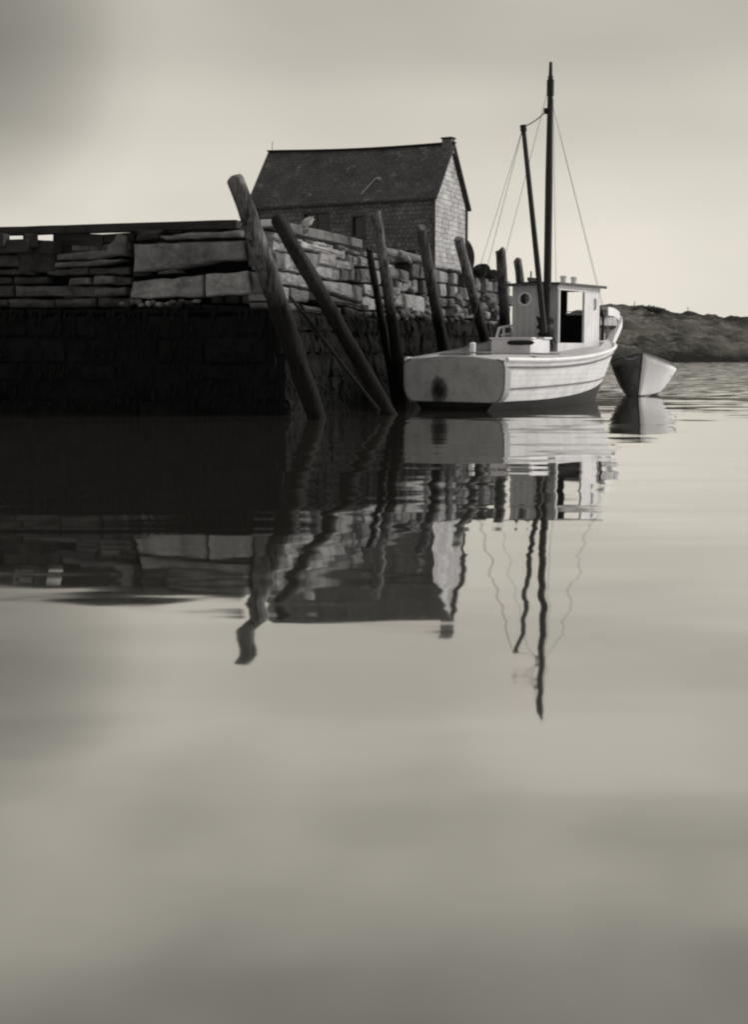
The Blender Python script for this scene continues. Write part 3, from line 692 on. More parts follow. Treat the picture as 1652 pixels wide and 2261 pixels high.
def barrel(p, r, L, axis, label, mat, name='barrel'):
    root = empty(name, p, axis, label=label, cat='barrel', group='barrels at the far end of the wharf')
    mb = MB(); n = 10; pts = [(0, -L / 2 + L * i / n, r) for i in range(n + 1)]; mb.tube(pts, [r * (.86 + .14 * math.sin(math.pi * i / n)) for i in range(n + 1)], 20); mb.build('staves', mat, root, smooth=True)
    for f in (.08, .3, .7, .92):
        mb = MB(); y = -L / 2 + L * f; rr = r * (.86 + .14 * math.sin(math.pi * f)) + .006
        mb.tube([(0, y - .02, r), (0, y + .02, r)], rr, 20, cap=False); mb.build('hoop', M['iron'], root)
    return root
M['iron'] = plain('rusty_iron', .03, .07, .6, 12)
barrel((W(1063, 625, 48.3).x, 48.3, 4.0), .235, .8, R(14), 'dark barrel lying end-on on the wharf, just right of the shed', M['darkwood'])
barrel((W(1085, 625, 49.6).x, 49.6, 4.0), .17, .6, R(20), 'smaller dark keg right of the round barrel end', M['darkwood'])
# dark skiff hull propped on its side behind the gable
root = empty('skiff', (W(1029, 600, 50.9).x, 50.9, 3.97), R(20), label='dark round-ended skiff propped on edge beyond the shed gable', cat='skiff')
mb = MB(); P = []
for i in range(15):
    f = i / 14; y = -.2 + 2.6 * f; s_ = (1 - (abs(f - .35) / .65) ** 2.6) ** .5 if f > .35 else (1 - ((.35 - f) / .35) ** 3 * .35)
    P.append([(max(-.05, .40 * s_ * math.sin(a)), y, .83 - .83 * s_ * math.cos(a)) for a in [math.pi * k / 14 for k in range(15)]])
mb.grid(P); mb.add(P[0], [tuple(range(15))]); hb = mb.build('hull', M['darkwood'], root, smooth=True)
mb = MB(); mb.tube([(-.04, p_[0][1], p_[0][2]) for p_ in P], .025, 6); mb.tube([(-.04, p_[-1][1], p_[-1][2]) for p_ in P], .025, 6); mb.build('gunwale', M['trim'], root)

# ------------------------------------------------------------------ fishing boat
S = Vector((1.96, 33.6, 0)); Bw = Vector((W(1346, 765, 41.2).x, 41.2, 0)); HD = math.atan2(Bw.y - S.y, Bw.x - S.x); LB = (Bw - S).length
boat = empty('fishing_boat', S, HD, label='white wooden fishing boat with tall dark mast and boom, moored stern-on by the wharf', cat='boat')
Rinv = Matrix.Rotation(-HD, 4, 'Z')
def BL(u, v, Y): return Rinv @ (W(u, v, Y) - S)
def bray(u, v, axis, val):                        # ray against a boat-local plane
    o_ = Rinv @ (Vector((0, 0, EYE)) - S); d_ = Rinv @ ray(u, v); i = 'xyz'.index(axis); k = (val - o_[i]) / d_[i]; return o_ + d_ * k
def lerp_t(tab, x):
    for (a, va), (b, vb) in zip(tab, tab[1:]):
        if x <= b:
            k = (x - a) / (b - a); k = max(0, k); return va + (vb - va) * k
    return tab[-1][1]
def smooth_t(tab, x):
    xs_ = [a for a, _ in tab]; x = min(max(x, xs_[0]), xs_[-1])
    for i in range(len(tab) - 1):
        if x <= xs_[i + 1]:
            x0, y0 = tab[i]; x1, y1 = tab[i + 1]; h_ = x1 - x0; k = (x - x0) / h_
            m0 = (tab[i + 1][1] - tab[max(i - 1, 0)][1]) / (tab[i + 1][0] - tab[max(i - 1, 0)][0]); j = min(i + 2, len(tab) - 1)
            m1 = (tab[j][1] - tab[i][1]) / (tab[j][0] - tab[i][0])
            return (2 * k ** 3 - 3 * k * k + 1) * y0 + (k ** 3 - 2 * k * k + k) * h_ * m0 + (-2 * k ** 3 + 3 * k * k) * y1 + (k ** 3 - k * k) * h_ * m1
HB = [(0, 1.42), (1.5, 1.60), (3.2, 1.66), (5, 1.56), (6.5, 1.25), (7.8, .80), (8.6, .42), (LB, .05)]
SH = [(0, 1.24), (2, 1.22), (4, 1.28), (6, 1.42), (7.8, 1.56), (LB, 1.66)]
ZB = [(0, .22), (3, .24), (6, .40), (LB, .66)]     # bottom of the white paint
def half(x, z):                                    # half-breadth at height z
    g_ = smooth_t(HB, x); f = x / LB; zt = smooth_t(SH, x)
    k = max(0, min(1, (z + .55) / (zt + .55)))
    e = .26 + .55 * f ** 2.2
    b = g_ * k ** e
    if f < .18: b *= 1 - .03 * (1 - k)
    if z < .22: b *= max(.02, 1 - (1 - f) ** 2 * .35 * (.22 - z))
    return b
def xs_at(f, z):                                   # raked stem: stations shorten low down
    top_ = smooth_t(SH, LB); rake = (.95 * ((top_ - z) / top_) ** 1.3) * f ** 4 if z < top_ else 0
    return f * LB - rake
def side_pt(f, z, sgn, o=0): return Vector((xs_at(f, z), sgn * (half(f * LB, z) + o), z))
NS = 34; fr_ = [i / NS for i in range(NS + 1)]
M['hull'] = paint_mat('white_hull_paint', .88, .42, .5, seams=2.6)
M['bottom'] = plain('dark_bottom_paint', .020, .035, .7, 5)
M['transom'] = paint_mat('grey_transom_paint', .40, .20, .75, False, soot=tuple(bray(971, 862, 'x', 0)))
M['deck'] = paint_mat('deck_paint', .52, .28, .6, False, rough=.8)
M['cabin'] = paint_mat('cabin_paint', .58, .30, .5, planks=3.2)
M['cabin_lit'] = paint_mat('lit_cabin_paint', .80, .40, .5, planks=3.2)  # cabin paint again, lightened for the side that faces the sun
M['mast'] = plain('dark_varnished_spar', .016, .030, .6, 6, .3, .01, (1, 1, .15))
M['railw'] = paint_mat('rail_paint', .85, .45, .35)
M['darkrail'] = plain('dark_rub_rail', .14, .24, .7, 8)
M['wire'] = plain('rigging_wire', .10, .14, .6)
M['wirefaint'] = plain('faint_rigging_wire', .30, .36, .6)
M['black'] = plain('sooty_black', .012, .022, .7)
mb = MB()                                          # topsides with rounded quarter
for sg in (1, -1):
    mb.grid([[side_pt(f, smooth_t(ZB, f * LB) + (smooth_t(SH, f * LB) - smooth_t(ZB, f * LB)) * j / 8, sg) for j in range(9)] for f in fr_])
mb.build('topsides', M['hull'], boat, smooth=True)
mb = MB()
for sg in (1, -1):
    mb.grid([[side_pt(f, -.5 + (smooth_t(ZB, f * LB) + .5) * j / 8, sg) for j in range(9)] for f in fr_])
pts = [side_pt(0, -.5 + .72 * j / 8, 1) for j in range(9)] + [side_pt(0, -.5 + .72 * j / 8, -1) for j in range(8, -1, -1)]
mb.add([p + Vector((.12 + .5 * (1 - (p.z + .5) / .72), 0, 0)) for p in pts], [tuple(range(len(pts)))])
mb.build('hull_bottom', M['bottom'], boat, smooth=True)
# transom: a rounded panel, slightly proud of the sides
def rr_outline(o=0):
    w_, z0, z1 = 1.43 + o, .20 - o, 1.26 + o; cr = [(.34, z0), (.26, z1)]; pts = []
    def arc(cy, cz, a0, a1, ry, rz_):
        for k in range(7): a = R(a0 + (a1 - a0) * k / 6); pts.append((cy + ry * math.cos(a), cz + rz_ * math.sin(a)))
    arc(w_ - .30, z0 + .46, -90, 0, .30, .46); arc(w_ - .22, z1 - .22, 0, 90, .22, .20)
    for k in range(1, 12): yy = (w_ - .22) * (1 - k / 6); pts.append((yy, z1 - .02 + .10 * (1 - (yy / (w_ - .22)) ** 2)))
    arc(-w_ + .22, z1 - .22, 90, 180, .22, .20); arc(-w_ + .30, z0 + .46, 180, 270, .30, .46)
    return pts
mb = MB(); rings = []
for o_, x in ((0, .30), (0, .0), (-.02, -.03)): rings.append([(x + .0, y, z) for y, z in rr_outline(o_)])
mb.grid([r_ for r_ in rings], True)
n = len(rings[0]); b0 = len(mb.v)
mb.add([Vector(p) for p in rings[-1]] , [tuple(range(n))])
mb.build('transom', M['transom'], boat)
pp = rr_outline(.005)
for seg in (pp[:14], pp[25:]): mb = MB(); mb.tube([(-.012, y, z) for y, z in seg], .018, 6); mb.build('transom_edge', M['darkrail'], boat, smooth=True)
mb = MB(); q = bray(972, 866, 'x', 0); mb.tube([(.05, q.y, q.z), (-.06, q.y, q.z)], .06, 14); mb.build('exhaust_outlet', M['black'], boat, smooth=True)
# rails along the side
def rail(name, zt, r_, mat, f0=0.01, f1=.995, o=.01, flat=1):
    mb = MB()
    for sg in (1, -1): mb.tube([side_pt(f0 + (f1 - f0) * i / 40, zt((f0 + (f1 - f0) * i / 40) * LB), sg, o) for i in range(41)], r_, 8)
    return mb.build(name, mat, boat, smooth=True)
rail('rub_rail', lambda x: smooth_t(SH, x) - .17, .028, M['darkrail'])
rail('lower_rail', lambda x: .53 + .20 * (x / LB) ** 1.4, .022, M['darkrail'])
rail('gunwale', lambda x: smooth_t(SH, x) + .01, .055, M['railw'])
# deck with camber, slightly below the gunwale
mb = MB(); mb.grid([[(f * LB, smooth_t(HB, f * LB) * k / 4 * .985, smooth_t(SH, f * LB) - .015 + (.10 + .05 * min(1, f * 5)) * (1 - (k / 4) ** 2)) for k in range(-4, 5)] for f in fr_]); mb.build('deck', M['deck'], boat, smooth=True)
mb = MB()                                          # washboard on the port quarter
mb.grid([[Vector((x, smooth_t(HB, x) - .02 - .10 * j, smooth_t(SH, x) + (.02 + .085 * min(x, 5.5)) * j)) for j in (0, .5, 1)] for x in [.25 * i for i in range(33)]])
wb_ = mb.build('washboard', M['deck'], boat, smooth=True); sm_ = wb_.modifiers.new('solid', 'SOLIDIFY'); sm_.thickness = .035
mb = MB(); mb.tube([(.25 * i, smooth_t(HB, .25 * i) - .13, smooth_t(SH, .25 * i) + .02 + .085 * min(.25 * i, 5.5)) for i in range(33)], .028, 6); mb.build('cap_rail', M['darkrail'], boat, smooth=True)
mb = MB()                                          # dark trodden margin line / toe rail round the after deck
mb.tube([(x, -y, z) for x, y, z in [(.5, 1.0, 1.31), (.42, .4, 1.33), (.42, -.4, 1.33)]][:1] + [(.42 + .02 * i, 1.05 - .02 * i, 1.30) for i in range(2)], .01, 5)
mb = MB(); pts = [(.55, .75, 1.36), (.75, .35, 1.40), (1.0, .05, 1.41), (1.6, -.15, 1.41), (2.4, -.45, 1.40), (3.2, -.72, 1.38), (3.9, -.95, 1.37)]
mb.tube(pts, .022, 6); mb.build('deck_line', M['rope_d'] if 'rope_d' in M else M['darkrail'], boat, smooth=True)
# sloping inner coaming beside the house, rising towards the bow
mb = MB()
mb.grid([[Vector((x, -(smooth_t(HB, x) - .10 - .22 * j), smooth_t(SH, x) + (.03 + .17 * ((x - 4.2) / 4)) * j + .0)) for j in (0, 1)] for x in [4.2 + i * .2 for i in range(21)]])
mb.grid([[Vector((x, (smooth_t(HB, x) - .10 - .22 * j), smooth_t(SH, x) + (.03 + .17 * ((x - 4.2) / 4)) * j + .0)) for j in (0, 1)] for x in [4.2 + i * .2 for i in range(21)]])
mb.build('coaming', M['deck'], boat, smooth=True)
# bitt
p = bray(1044, 775, 'x', 1.3)
mb = MB(); mb.tube([(p.x, p.y, 1.28), (p.x, p.y, 1.58), (p.x, p.y, 1.64), (p.x, p.y, 1.67)], [.075, .08, .085, .05], 12); mb.build('mooring_bitt', M['railw'], boat, smooth=True)
# low hatch box on the after deck
q0 = bray(1135, 776, 'z', 1.33)
hx0, hx1, hy0, hy1 = 3.0, 4.12, -.55, .62
mb = MB(); zt = 1.76
mb.box(hx0, hx0 + .10, hy0, hy1, 1.27, zt); mb.box(hx1 - .10, hx1, hy0, hy1, 1.27, zt); mb.box(hx0 + .10, hx1 - .10, hy0, hy0 + .12, 1.27, zt - .003); mb.box(hx0 + .10, hx1 - .10, hy1 - .12, hy1, 1.27, zt - .003)
hatch = mb.build('hatch', M['railw'], boat, bevel=.01)
va = bray(1121, 754, 'x', hx0 - .012); vb = bray(1180, 754, 'x', hx0 - .012)
mb = MB(); mb.tube([(hx0 - .02, va.y + (vb.y - va.y) * f, 1.665) for f in (0, .08, .5, .92, 1)], [.02, .055, .065, .055, .02], 10); mb.build('hatch_opening_shade', M['black'], hatch, smooth=True)  # solid black panel added for the dark of the hatch opening
mb = MB(); mb.box(hx0 + .10, hx1 - .10, hy0 + .12, hy1 - .12, 1.27, 1.36); mb.build('hatch_well', M['black'], hatch)
mb = MB(); mb.box(hx1 - .42, hx1 + .05, hy0 - .05, hy1 + .05, zt + .002, zt + .05); mb.box(hx0 - .02, hx0 + .22, hy0 - .05, hy1 + .05, zt + .002, zt + .045); mb.build('hatch_cover', M['railw'], hatch, bevel=.008)
# loose white plank on the starboard deck
mb = MB(); mb.bar((2.2, -1.05, 1.30), (3.3, -1.22, 1.31), .18, .05); mb.build('deck_plank', M['deck'], boat, bevel=.006)
# wheelhouse ---------------------------------------------------------------
ax, fx = 4.6, 7.3; ys, yp = -.52, .86; z0, z1 = 1.25, 3.22; tk = .05
wh = bpy.data.objects.new('wheelhouse', None)
# aft wall (with round port)
pc = bray(1160, 660, 'x', ax); rp = .155
mb = MB(); segs = 32; ring_i = [(ax, pc.y + rp * math.cos(2 * math.pi * k / segs), pc.z + rp * math.sin(2 * math.pi * k / segs)) for k in range(segs)]
def boxpt(a, y0, y1, za, zb, c):                    # point on the rectangle in direction a from c
    dy, dz = math.cos(a), math.sin(a); t = 1e9
    if dy > 1e-6: t = min(t, (y1 - c[0]) / dy)
    if dy < -1e-6: t = min(t, (y0 - c[0]) / dy)
    if dz > 1e-6: t = min(t, (zb - c[1]) / dz)
    if dz < -1e-6: t = min(t, (za - c[1]) / dz)
    return (c[0] + dy * t, c[1] + dz * t)
angs = sorted([2 * math.pi * k / segs for k in range(segs)] + [math.atan2(zz - pc.z, yy - pc.y) % (2 * math.pi) for yy in (ys, yp) for zz in (z0, z1)])
inn = [(pc.y + rp * math.cos(a), pc.z + rp * math.sin(a)) for a in angs]; ou = [boxpt(a, ys, yp, z0, z1, (pc.y, pc.z)) for a in angs]; n = len(angs)
P = [[(ax, *p) for p in ou], [(ax, *p) for p in inn], [(ax + tk, *p) for p in inn], [(ax + tk, *p) for p in ou]]
mb.grid(P, True); house = mb.build('wheelhouse', M['cabin'], boat)
mb = MB(); mb.tube([(ax - .012, pc.y + (rp + .02) * math.cos(a), pc.z + (rp + .02) * math.sin(a)) for a in [2 * math.pi * k / 32 for k in range(33)]], .030, 8, cap=False); port = mb.build('porthole', M['railw'], house, smooth=True)
mb = MB(); mb.add([(ax + .03, pc.y + rp * math.cos(a), pc.z + rp * math.sin(a)) for a in [math.pi / 2 + math.pi * k / 16 for k in range(17)]], [tuple(range(17))]); mb.build('pane', M['pane_l'] if 'pane_l' in M else M['darkrail'], port)
mb = MB(); mb.add([(ax + .034, pc.y + rp * math.cos(a), pc.z + rp * math.sin(a)) for a in [-math.pi / 2 + math.pi * k / 16 for k in range(17)]], [tuple(range(17))]); mb.build('pane', M['glass'], port)
# starboard wall with the big doorway
dA = bray(1237, 640, 'y', ys); dB = bray(1291, 640, 'y', ys); dz1 = dA.z; dz0 = bray(1245, 757, 'y', ys).z
mb = MB(); y0_, y1_ = ys - .0, ys + tk
mb.box(ax + tk + .002, dA.x, y0_, y1_, z0, z1); mb.box(dB.x, fx, y0_, y1_, z0, z1); mb.box(dA.x, dB.x, y0_, y1_, dz1, z1); mb.box(dA.x, dB.x, y0_, y1_, z0, dz0)
mb.build('side_wall', M['cabin_lit'], house)
mb = MB(); mb.box(dA.x - .05, dA.x + .0, ys - .02, ys - .001, dz0, dz1 + .05); mb.box(dB.x, dB.x + .05, ys - .02, ys - .001, dz0, dz1 + .05); mb.box(dA.x, dB.x, ys - .02, ys - .001, dz1, dz1 + .05); mb.build('door_frame', M['railw'], house, bevel=.004)
mb = MB(); mb.box(ax + tk, fx, yp - tk, yp, z0, z1); mb.build('side_wall', M['cabin'], house)
# forward wall with its window, seen through the doorway
wA = bray(1252.5, 640, 'x', fx - tk); wB = bray(1289, 695, 'x', fx - tk)
y_l, y_r = max(wA.y, wB.y), min(wA.y, wB.y); y_r = max(ys + .08, y_r - .12); y_l += .0; wz1 = max(wA.z, wB.z) + .10; wz0 = bray(1275, 694, 'x', fx - tk).z
print('WIN', y_l, y_r, wz0, wz1, dA, dB, dz0, dz1)
wz1 = min(wz1, z1 - .08)
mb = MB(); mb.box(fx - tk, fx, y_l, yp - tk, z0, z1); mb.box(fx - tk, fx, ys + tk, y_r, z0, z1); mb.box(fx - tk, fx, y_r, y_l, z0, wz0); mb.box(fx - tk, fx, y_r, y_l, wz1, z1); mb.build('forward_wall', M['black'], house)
mb = MB(); zs = wz0; mb.box(fx - tk - .06, fx - tk, y_r, y_l, zs - .02, zs + .035); mb.box(fx - tk - .03, fx - tk - .01, y_r, y_l, zs + .07, zs + .09); mb.build('window_sill', M['railw'], house)
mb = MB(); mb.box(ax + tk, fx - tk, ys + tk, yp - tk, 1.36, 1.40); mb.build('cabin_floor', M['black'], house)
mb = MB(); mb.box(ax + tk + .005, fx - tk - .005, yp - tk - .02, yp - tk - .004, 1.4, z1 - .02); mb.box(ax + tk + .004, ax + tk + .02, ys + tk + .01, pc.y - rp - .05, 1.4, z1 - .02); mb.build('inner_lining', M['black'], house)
# roof
M['roofw'] = paint_mat('cabin_roof_canvas', .30, .16, .6, False)
mb = MB(); mb.grid([[(x, ys - .12 + (yp - ys + .24) * j / 8, z1 + .05 + .05 * math.sin(math.pi * j / 8)) for j in range(9)] for x in [ax - .14 + (fx - ax + .30) * i / 6 for i in range(7)]])
nb = len(mb.v); mb.box(ax - .14, fx + .16, ys - .12, yp + .12, z1 + .001, z1 + .05); mb.build('roof', M['roofw'], house)
mb = MB(); mb.box(ax - .16, fx + .18, ys - .135, ys - .122, z1 - .01, z1 + .065); mb.box(ax - .16, ax - .142, ys - .12, yp + .12, z1 - .01, z1 + .065); mb.build('roof_edge', M['trim'], house)
mb = MB(); mb.box(ax - .012, fx, ys - .014, ys - .002, z1 - .13, z1 - .02); mb.build('fascia', M['cabin_lit'], house)
# oval hatch grip / stain on the forward quarter of the side wall
q = bray(1314, 672, 'y', ys); mb = MB(); mb.tube([(q.x, ys - .01, q.z + .16), (q.x, ys - .03, q.z + .1), (q.x, ys - .03, q.z - .1), (q.x, ys - .01, q.z - .16)], .02, 6); mb.build('grab_rail', M['darkrail'], house, smooth=True)
# roof gear
def rpt(u, y): return bray(u, 627, 'z', z1 + .07)
def on_roof(u, yy):                                # roof point at boat-local y seen at column u
    lo, hi = ax - .1, fx + .1
    for _ in range(40):
        m0 = (lo + hi) / 2; p = Matrix.Rotation(HD, 4, 'Z') @ Vector((m0, yy, 0)) + S; dpt = p.y * math.cos(PITCH); uu = CX + F * p.x / (dpt - (3.3 - EYE) * math.sin(PITCH))
        if uu < u: lo = m0
        else: hi = m0
    return m0
def can(u, yy, r_, h_, name, mat):
    x = on_roof(u, yy); mb = MB(); zb = z1 + .07
    mb.tube([(x, yy, zb), (x, yy, zb + h_ * .72), (x, yy, zb + h_ * .76), (x, yy, zb + h_ * .93), (x, yy, zb + h_)], [r_ * .86, r_ * .9, r_ * 1.08, r_ * 1.05, r_ * .4], 16); return mb.build(name, mat, house, smooth=True)
can(1245, .1, .095, .27, 'roof_vent', M['railw']); can(1268, .1, .095, .27, 'roof_vent', M['railw'])
x_ = on_roof(1139, .6); mb = MB(); mb.tube([(x_, .6, z1 + .06), (x_, .6, z1 + .42)], .035, 10); mb.tube([(x_, .6, z1 + .06), (x_, .6, z1 + .14)], .07, 10); mb.build('stove_pipe', M['black'], house, smooth=True)
x_ = on_roof(1160, .45); mb = MB(); mb.box(x_ - .04, x_ + .5, .3, .36, z1 + .12, z1 + .22); mb.box(x_ + .0, x_ + .04, .31, .35, z1 + .06, z1 + .12); mb.box(x_ + .42, x_ + .46, .31, .35, z1 + .06, z1 + .12); mb.build('roof_rack', M['darkwood'], house)
x_ = on_roof(1178, .33); mb = MB(); mb.tube([(x_, .40, z1 + .06), (x_, .40, z1 + .40)], .022, 8); mb.build('lamp_post', M['black'], house)
# small white seat frame by the port quarter of the house
c0 = bray(1098, 748, 'y', 1.05)
mb = MB(); sr = lambda u, v: bray(u, v, 'y', 1.05)
for a, b in ((sr(1096, 750), sr(1103, 724)), (sr(1103, 724), sr(1130, 719)), (sr(1108, 740), sr(1130, 737)), (sr(1112, 748), sr(1113, 723)), (sr(1096, 750), sr(1130, 745))): mb.bar(a, b, .06, .06)
mb.build('side_rail', M['railw'], boat, bevel=.006)
# mast, boom and rigging ------------------------------------------------------
mT = bray(1210, 137, 'x', 4.22); mx_, my_ = 4.30, None
# find the y that puts the mast at column 1208
def yfor(u, x, z):
    lo, hi = -1.6, 1.6
    for _ in range(40):
        m0 = (lo + hi) / 2; p = Matrix.Rotation(HD, 4, 'Z') @ Vector((x, m0, z)) + S - Vector((0, 0, EYE)); dpt = p.y * math.cos(PITCH) - p.z * math.sin(PITCH); uu = CX + F * p.x / dpt
        if uu > u: lo = m0
        else: hi = m0
    return m0
my_ = yfor(1208, mx_, 2); Ym = (Matrix.Rotation(HD, 4, 'Z') @ Vector((mx_, my_, 0)) + S).y
mtop = W(1210, 137, Ym).z; m1 = W(1210, 168, Ym).z
mb = MB(); mb.tube([(mx_, my_, 1.25), (mx_, my_, 3), (mx_, my_, 6), (mx_, my_, m1 - .9), (mx_, my_, m1)], [.105, .105, .10, .078, .07], 16); mast = mb.build('mast', M['mast'], boat, smooth=True)
mb = MB(); mb.tube([(mx_, my_, m1 - .5), (mx_, my_, m1 - .1)], .095, 14); mb.tube([(mx_, my_, m1), (mx_, my_, mtop)], [.05, .04], 10); mb.build('masthead_fitting', M['black'], mast, smooth=True)
bT = BL(1156, 280, Ym - .5); bB = BL(1203, 735, Ym - .22); 
mb = MB(); mb.tube([bB + (bT - bB) * i / 10 for i in range(11)], [.085 - .0025 * i for i in range(11)], 12); boom = mb.build('boom', M['mast'], boat, smooth=True)
dd_ = (bT - bB).normalized(); mb = MB(); mb.tube([bT - dd_ * .12, bT + dd_ * .05], .085, 12); mb.build('boom_cap', M['black'], boom, smooth=True)
def cord(name, a, b, r_, mat, sag=0, par=boat):
    a, b = Vector(a), Vector(b); mb = MB(); pts = []
    for i in range(13):
        f = i / 12; p = a.lerp(b, f); p.z -= sag * 4 * f * (1 - f); pts.append(p)
    mb.tube(pts, r_, 5); return mb.build(name, mat, par)
hz_ = W(1207, 240, Ym).z
cord('topping_lift', bT, (mx_, my_ + .05, hz_), .016, M['mast'], .06)
mb = MB(); mb.box(mx_ - .06, mx_ + .06, my_ + .05, my_ + .16, hz_ - .12, hz_ + .02); mb.build('cheek_block', M['black'], mast)
cord('stay', (mx_, my_, m1 - .1), BL(1112, 578, 44.5), .007, M['wire'])
cord('stay', bT, BL(1058, 596, 46.0), .007, M['wire'])
cord('stay', bT, (2.9, 1.40, 1.28), .007, M['wire'])
qa = bray(1306, 622, 'y', ys - .1); qb = bray(1299, 624, 'y', yp)
cord('shroud', (mx_, my_, m1 - .5), (6.95, -1.15, 1.5), .006, M['wirefaint'])
cord('shroud', (mx_, my_, m1 - .5), (6.72, -1.2, 1.5), .006, M['wirefaint'])
cord('halyard', (mx_, my_ - .09, m1 - .6), (mx_ + .25, my_ - .16, 2.3), .006, M['wire'])
mb = MB(); r0 = random.Random(5)                    # rope and net coiled on the mast
for k in range(16):
    zc = 1.75 + .55 * r0.random(); ra = .12 + .09 * r0.random(); tl = r0.uniform(-.5, .5); ph = r0.uniform(0, 6.28); cy = my_ + r0.uniform(-.10, .14)
    mb.tube([(mx_ - .03 + ra * math.cos(a) * .8, cy + ra * math.sin(a), zc + tl * ra * math.cos(a + ph) * 1.2 + .18 * math.sin(a) * (k % 3)) for a in [2 * math.pi * j / 16 for j in range(17)]], .02, 5, cap=False)
mb.lump((mx_ - .02, my_ + .02, 1.95), (.17, .21, .34), .4, 3)
mb.build('rope_coil', M['black'], mast, smooth=True)
# raised bow rail
RB = [BL(1345, 768, 40.9), BL(1352, 750, 41.2), BL(1363, 726, 41.6), BL(1368, 711, 41.8), BL(1363, 699, 41.8), BL(1351, 690, 41.5), BL(1337, 687, 41.0)]
def dense(pts, n=6):
    out_ = []
    P_ = [Vector(p) for p in pts]
    for i in range(len(P_) - 1):
        p0 = P_[max(i - 1, 0)]; p1 = P_[i]; p2 = P_[i + 1]; p3 = P_[min(i + 2, len(P_) - 1)]
        for k in range(n):
            t = k / n; out_.append(.5 * ((2 * p1) + (p2 - p0) * t + (2 * p0 - 5 * p1 + 4 * p2 - p3) * t * t + (3 * p1 - p0 - 3 * p2 + p3) * t ** 3))
    return out_ + [P_[-1]]
D = dense(RB); mb = MB(); P = []
for i, p in enumerate(D):
    t = (D[min(i + 1, len(D) - 1)] - D[max(i - 1, 0)]).normalized(); s_ = Vector((t.y, -t.x, 0)).normalized(); hh = .125; ww = .10
    P.append([p + s_ * ww + Vector((0, 0, hh)), p - s_ * ww + Vector((0, 0, hh)), p - s_ * ww - Vector((0, 0, hh)), p + s_ * ww - Vector((0, 0, hh))])
mb.grid(P, True); n = len(P); mb.add(P[0], [(0, 1, 2, 3)]); mb.add(P[-1], [(0, 1, 2, 3)])
br_ = mb.build('bow_rail', M['railw'], boat, smooth=True)
mb = MB(); mb.bar(BL(1325, 708, 41.0), BL(1361, 710, 41.6), .07, .27); mb.build('bow_board', M['cabin'], br_, bevel=.01)
mb = MB(); mb.bar(BL(1312, 723, 40.9), BL(1359, 723, 41.55), .09, .11); mb.build('bow_beam', M['darkwood'], br_, bevel=.01)
mb = MB(); mb.bar(BL(1331, 770, 41.0), BL(1329, 724, 41.0), .10, .10, (1, 0, 0)); mb.build('rail_post', M['deck'], br_)
mb = MB()                                           # port bow bulwark panel
mb.grid([[Vector((x, smooth_t(HB, x) * .97, smooth_t(SH, x) + .02 + .30 * j)) for j in (0, .5, 1)] for x in [6.9 + .18 * i for i in range(13)]])
pb = mb.build('bow_bulwark', M['deck'], boat, smooth=True); sm_ = pb.modifiers.new('solid', 'SOLIDIFY'); sm_.thickness = .04
mb = MB(); p = BL(1333, 692, 40.9); mb.lump(p, (.16, .13, .12), .35, 9); mb.tube([p - Vector((0, 0, 1.0)), p], .04, 8); mb.build('anchor_winch', M['black'], boat, smooth=True)
mb = MB(); mb.tube([side_pt(.93, 1.58, -1, .03), side_pt(.955, 1.60, -1, .04), side_pt(.975, 1.5, -1, .03)], .075, 10); mb.build('bow_chock', M['darkrail'], boat, smooth=True)
mb = MB(); top_ = smooth_t(SH, LB); mb.tube([(xs_at(1, z) + .02, 0, z) for z in [.62, .8, 1.2, 1.5, top_ + .1]], .05, 8); mb.build('stem', M['railw'], boat, smooth=True)

# ------------------------------------------------------------------ dinghy
dB_ = W(1409, 872, 43.3); dS_ = Vector((W(1420, 860, 46.6).x, 46.6, 0)); dB_.z = 0
hd = math.atan2(dB_.y - dS_.y, dB_.x - dS_.x); LD = (dB_ - dS_).length
dg = empty('dinghy', dS_, hd, label='small white rowing boat, bow towards the viewer, right of the fishing boat', cat='rowing boat')
DH = [(0, .70), (.3, .95), (.55, 1.08), (.75, .90), (.9, .46), (1, .02)]
DZ = [(0, .96), (.4, .94), (.75, 1.12), (1, 1.38)]
def dp(f, k, sg):
    g_ = smooth_t(DH, f); zt_ = smooth_t(DZ, f); zk = .06 * (1 - f) + (-.12 if f > .3 else -.12 + .16 * (1 - f / .3))
    z = zk + (zt_ - zk) * k; b = g_ * (.30 + .70 * k ** .62) if k > 0 else 0
    if f > .97: b = .02
    return Vector((f * LD - .12 * (1 - k) * f ** 3, sg * b, z))
def dinghy_mat():
    m_ = paint_mat('dinghy_paint', .92, .5, .2); t = m_.node_tree; bs = t.nodes['Principled BSDF']; c = bs.inputs['Base Color'].links[0].from_socket
    s_ = nd(t, 'ShaderNodeSeparateXYZ'); t.links.new(nd(t, 'ShaderNodeTexCoord').outputs['Object'], s_.inputs[0])
    line = math_(t, 'SUBTRACT', math_(t, 'ADD', s_.outputs['Z'], math_(t, 'MULTIPLY', s_.outputs['X'], .10)), .36)
    t.links.new(mixc(t, ramp(t, line, [(0, 0), (.02, 1)]), (.02, .02, .02), c), bs.inputs['Base Color']); return m_
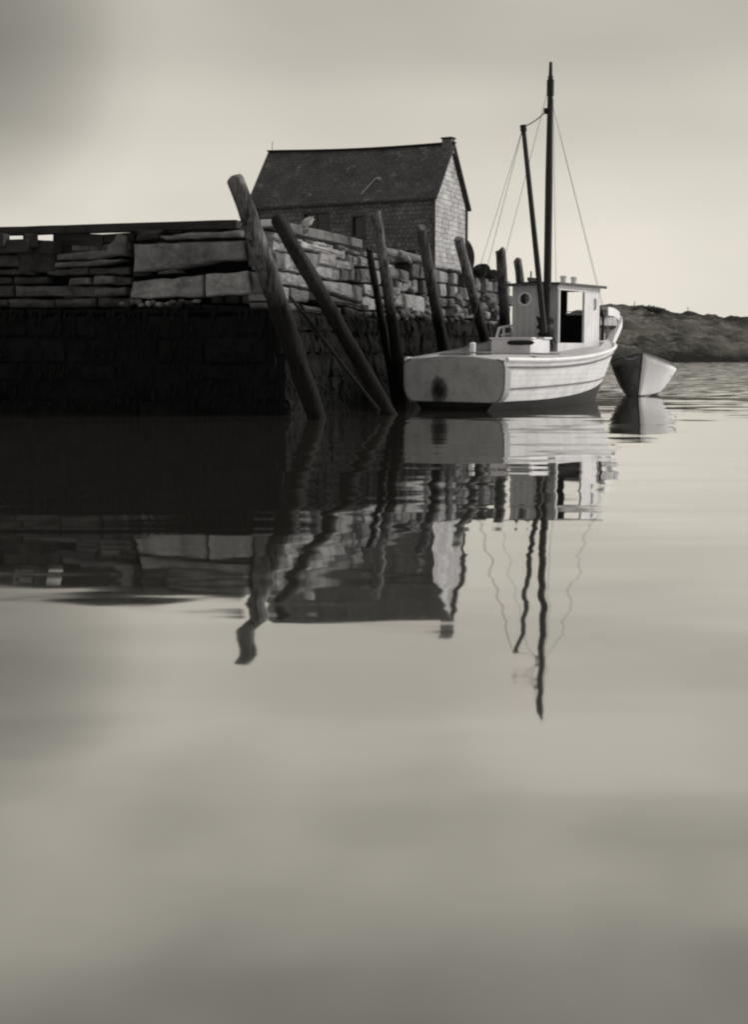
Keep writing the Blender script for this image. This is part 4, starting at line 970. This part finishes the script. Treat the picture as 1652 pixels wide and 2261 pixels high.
def dinghy_shade():
    m_ = paint_mat('shaded_dinghy_side', .16, .10, .5); t = m_.node_tree; bs = t.nodes['Principled BSDF']; c = bs.inputs['Base Color'].links[0].from_socket  # grey and black painted in for the unlit side of the hull
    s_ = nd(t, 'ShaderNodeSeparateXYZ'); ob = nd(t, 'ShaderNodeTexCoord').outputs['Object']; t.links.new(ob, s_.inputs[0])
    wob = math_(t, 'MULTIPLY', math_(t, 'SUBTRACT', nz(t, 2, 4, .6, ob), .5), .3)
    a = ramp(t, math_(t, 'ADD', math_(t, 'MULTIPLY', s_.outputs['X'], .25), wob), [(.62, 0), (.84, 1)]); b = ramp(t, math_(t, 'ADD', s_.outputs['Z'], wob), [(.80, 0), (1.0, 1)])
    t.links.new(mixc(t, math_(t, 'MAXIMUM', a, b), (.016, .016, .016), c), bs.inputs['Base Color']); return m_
M['dinghy'] = dinghy_mat(); M['dinghy_shaded'] = dinghy_shade()
dg.rotation_euler = (R(-5), 0, hd)
ks = [0, .04, .12, .25, .4, .55, .7, .85, 1]
for sg, nm, mt in ((1, 'hull_side', M['dinghy']), (-1, 'hull_side', M['dinghy_shaded'])):
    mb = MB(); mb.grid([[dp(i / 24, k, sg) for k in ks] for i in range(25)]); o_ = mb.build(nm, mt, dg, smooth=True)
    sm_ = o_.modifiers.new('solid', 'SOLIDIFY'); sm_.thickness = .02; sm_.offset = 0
    if sg == -1: o_['label'] = 'shaded side of the rowing boat, its shade painted dark'
    mb = MB(); mb.tube([dp(i / 24, 1, sg) + Vector((0, .012 * sg, 0)) for i in range(25)], .024, 6); mb.build('gunwale', M['darkrail'], dg, smooth=True)
mb = MB(); a = [dp(0, k, 1) for k in ks]; b = [dp(0, k, -1) for k in ks]; mb.add(a + b[::-1], [tuple(range(2 * len(ks)))]); mb.build('transom', M['dinghy'], dg)
mb = MB(); mb.tube([dp(1, k, 0) + Vector((.02, 0, 0)) for k in ks], .022, 6); mb.build('stem', M['black'], dg)
for f in (.3, .6): mb = MB(); g_ = smooth_t(DH, f) * .9; mb.box(f * LD - .1, f * LD + .1, -g_, g_, .70, .73); mb.build('thwart', M['deck'], dg)
mb = MB()                                           # painter from the dinghy to the bow
o_ = Rinv
a = dS_ + (dB_ - dS_) * .98 + Vector((0, 0, 1.3)); b = Matrix.Rotation(HD, 4, 'Z') @ Vector((8.9, -.3, 1.6)) + S
mb.tube([a.lerp(b, i / 10) - Vector((0, 0, .25 * 4 * (i / 10) * (1 - i / 10))) - a for i in range(11)], .012, 5); r_ = mb.build('painter_rope', M['rope']); r_.location = a; tag(r_, 'slack thin rope from the rowing boat bow to the fishing boat', 'rope')
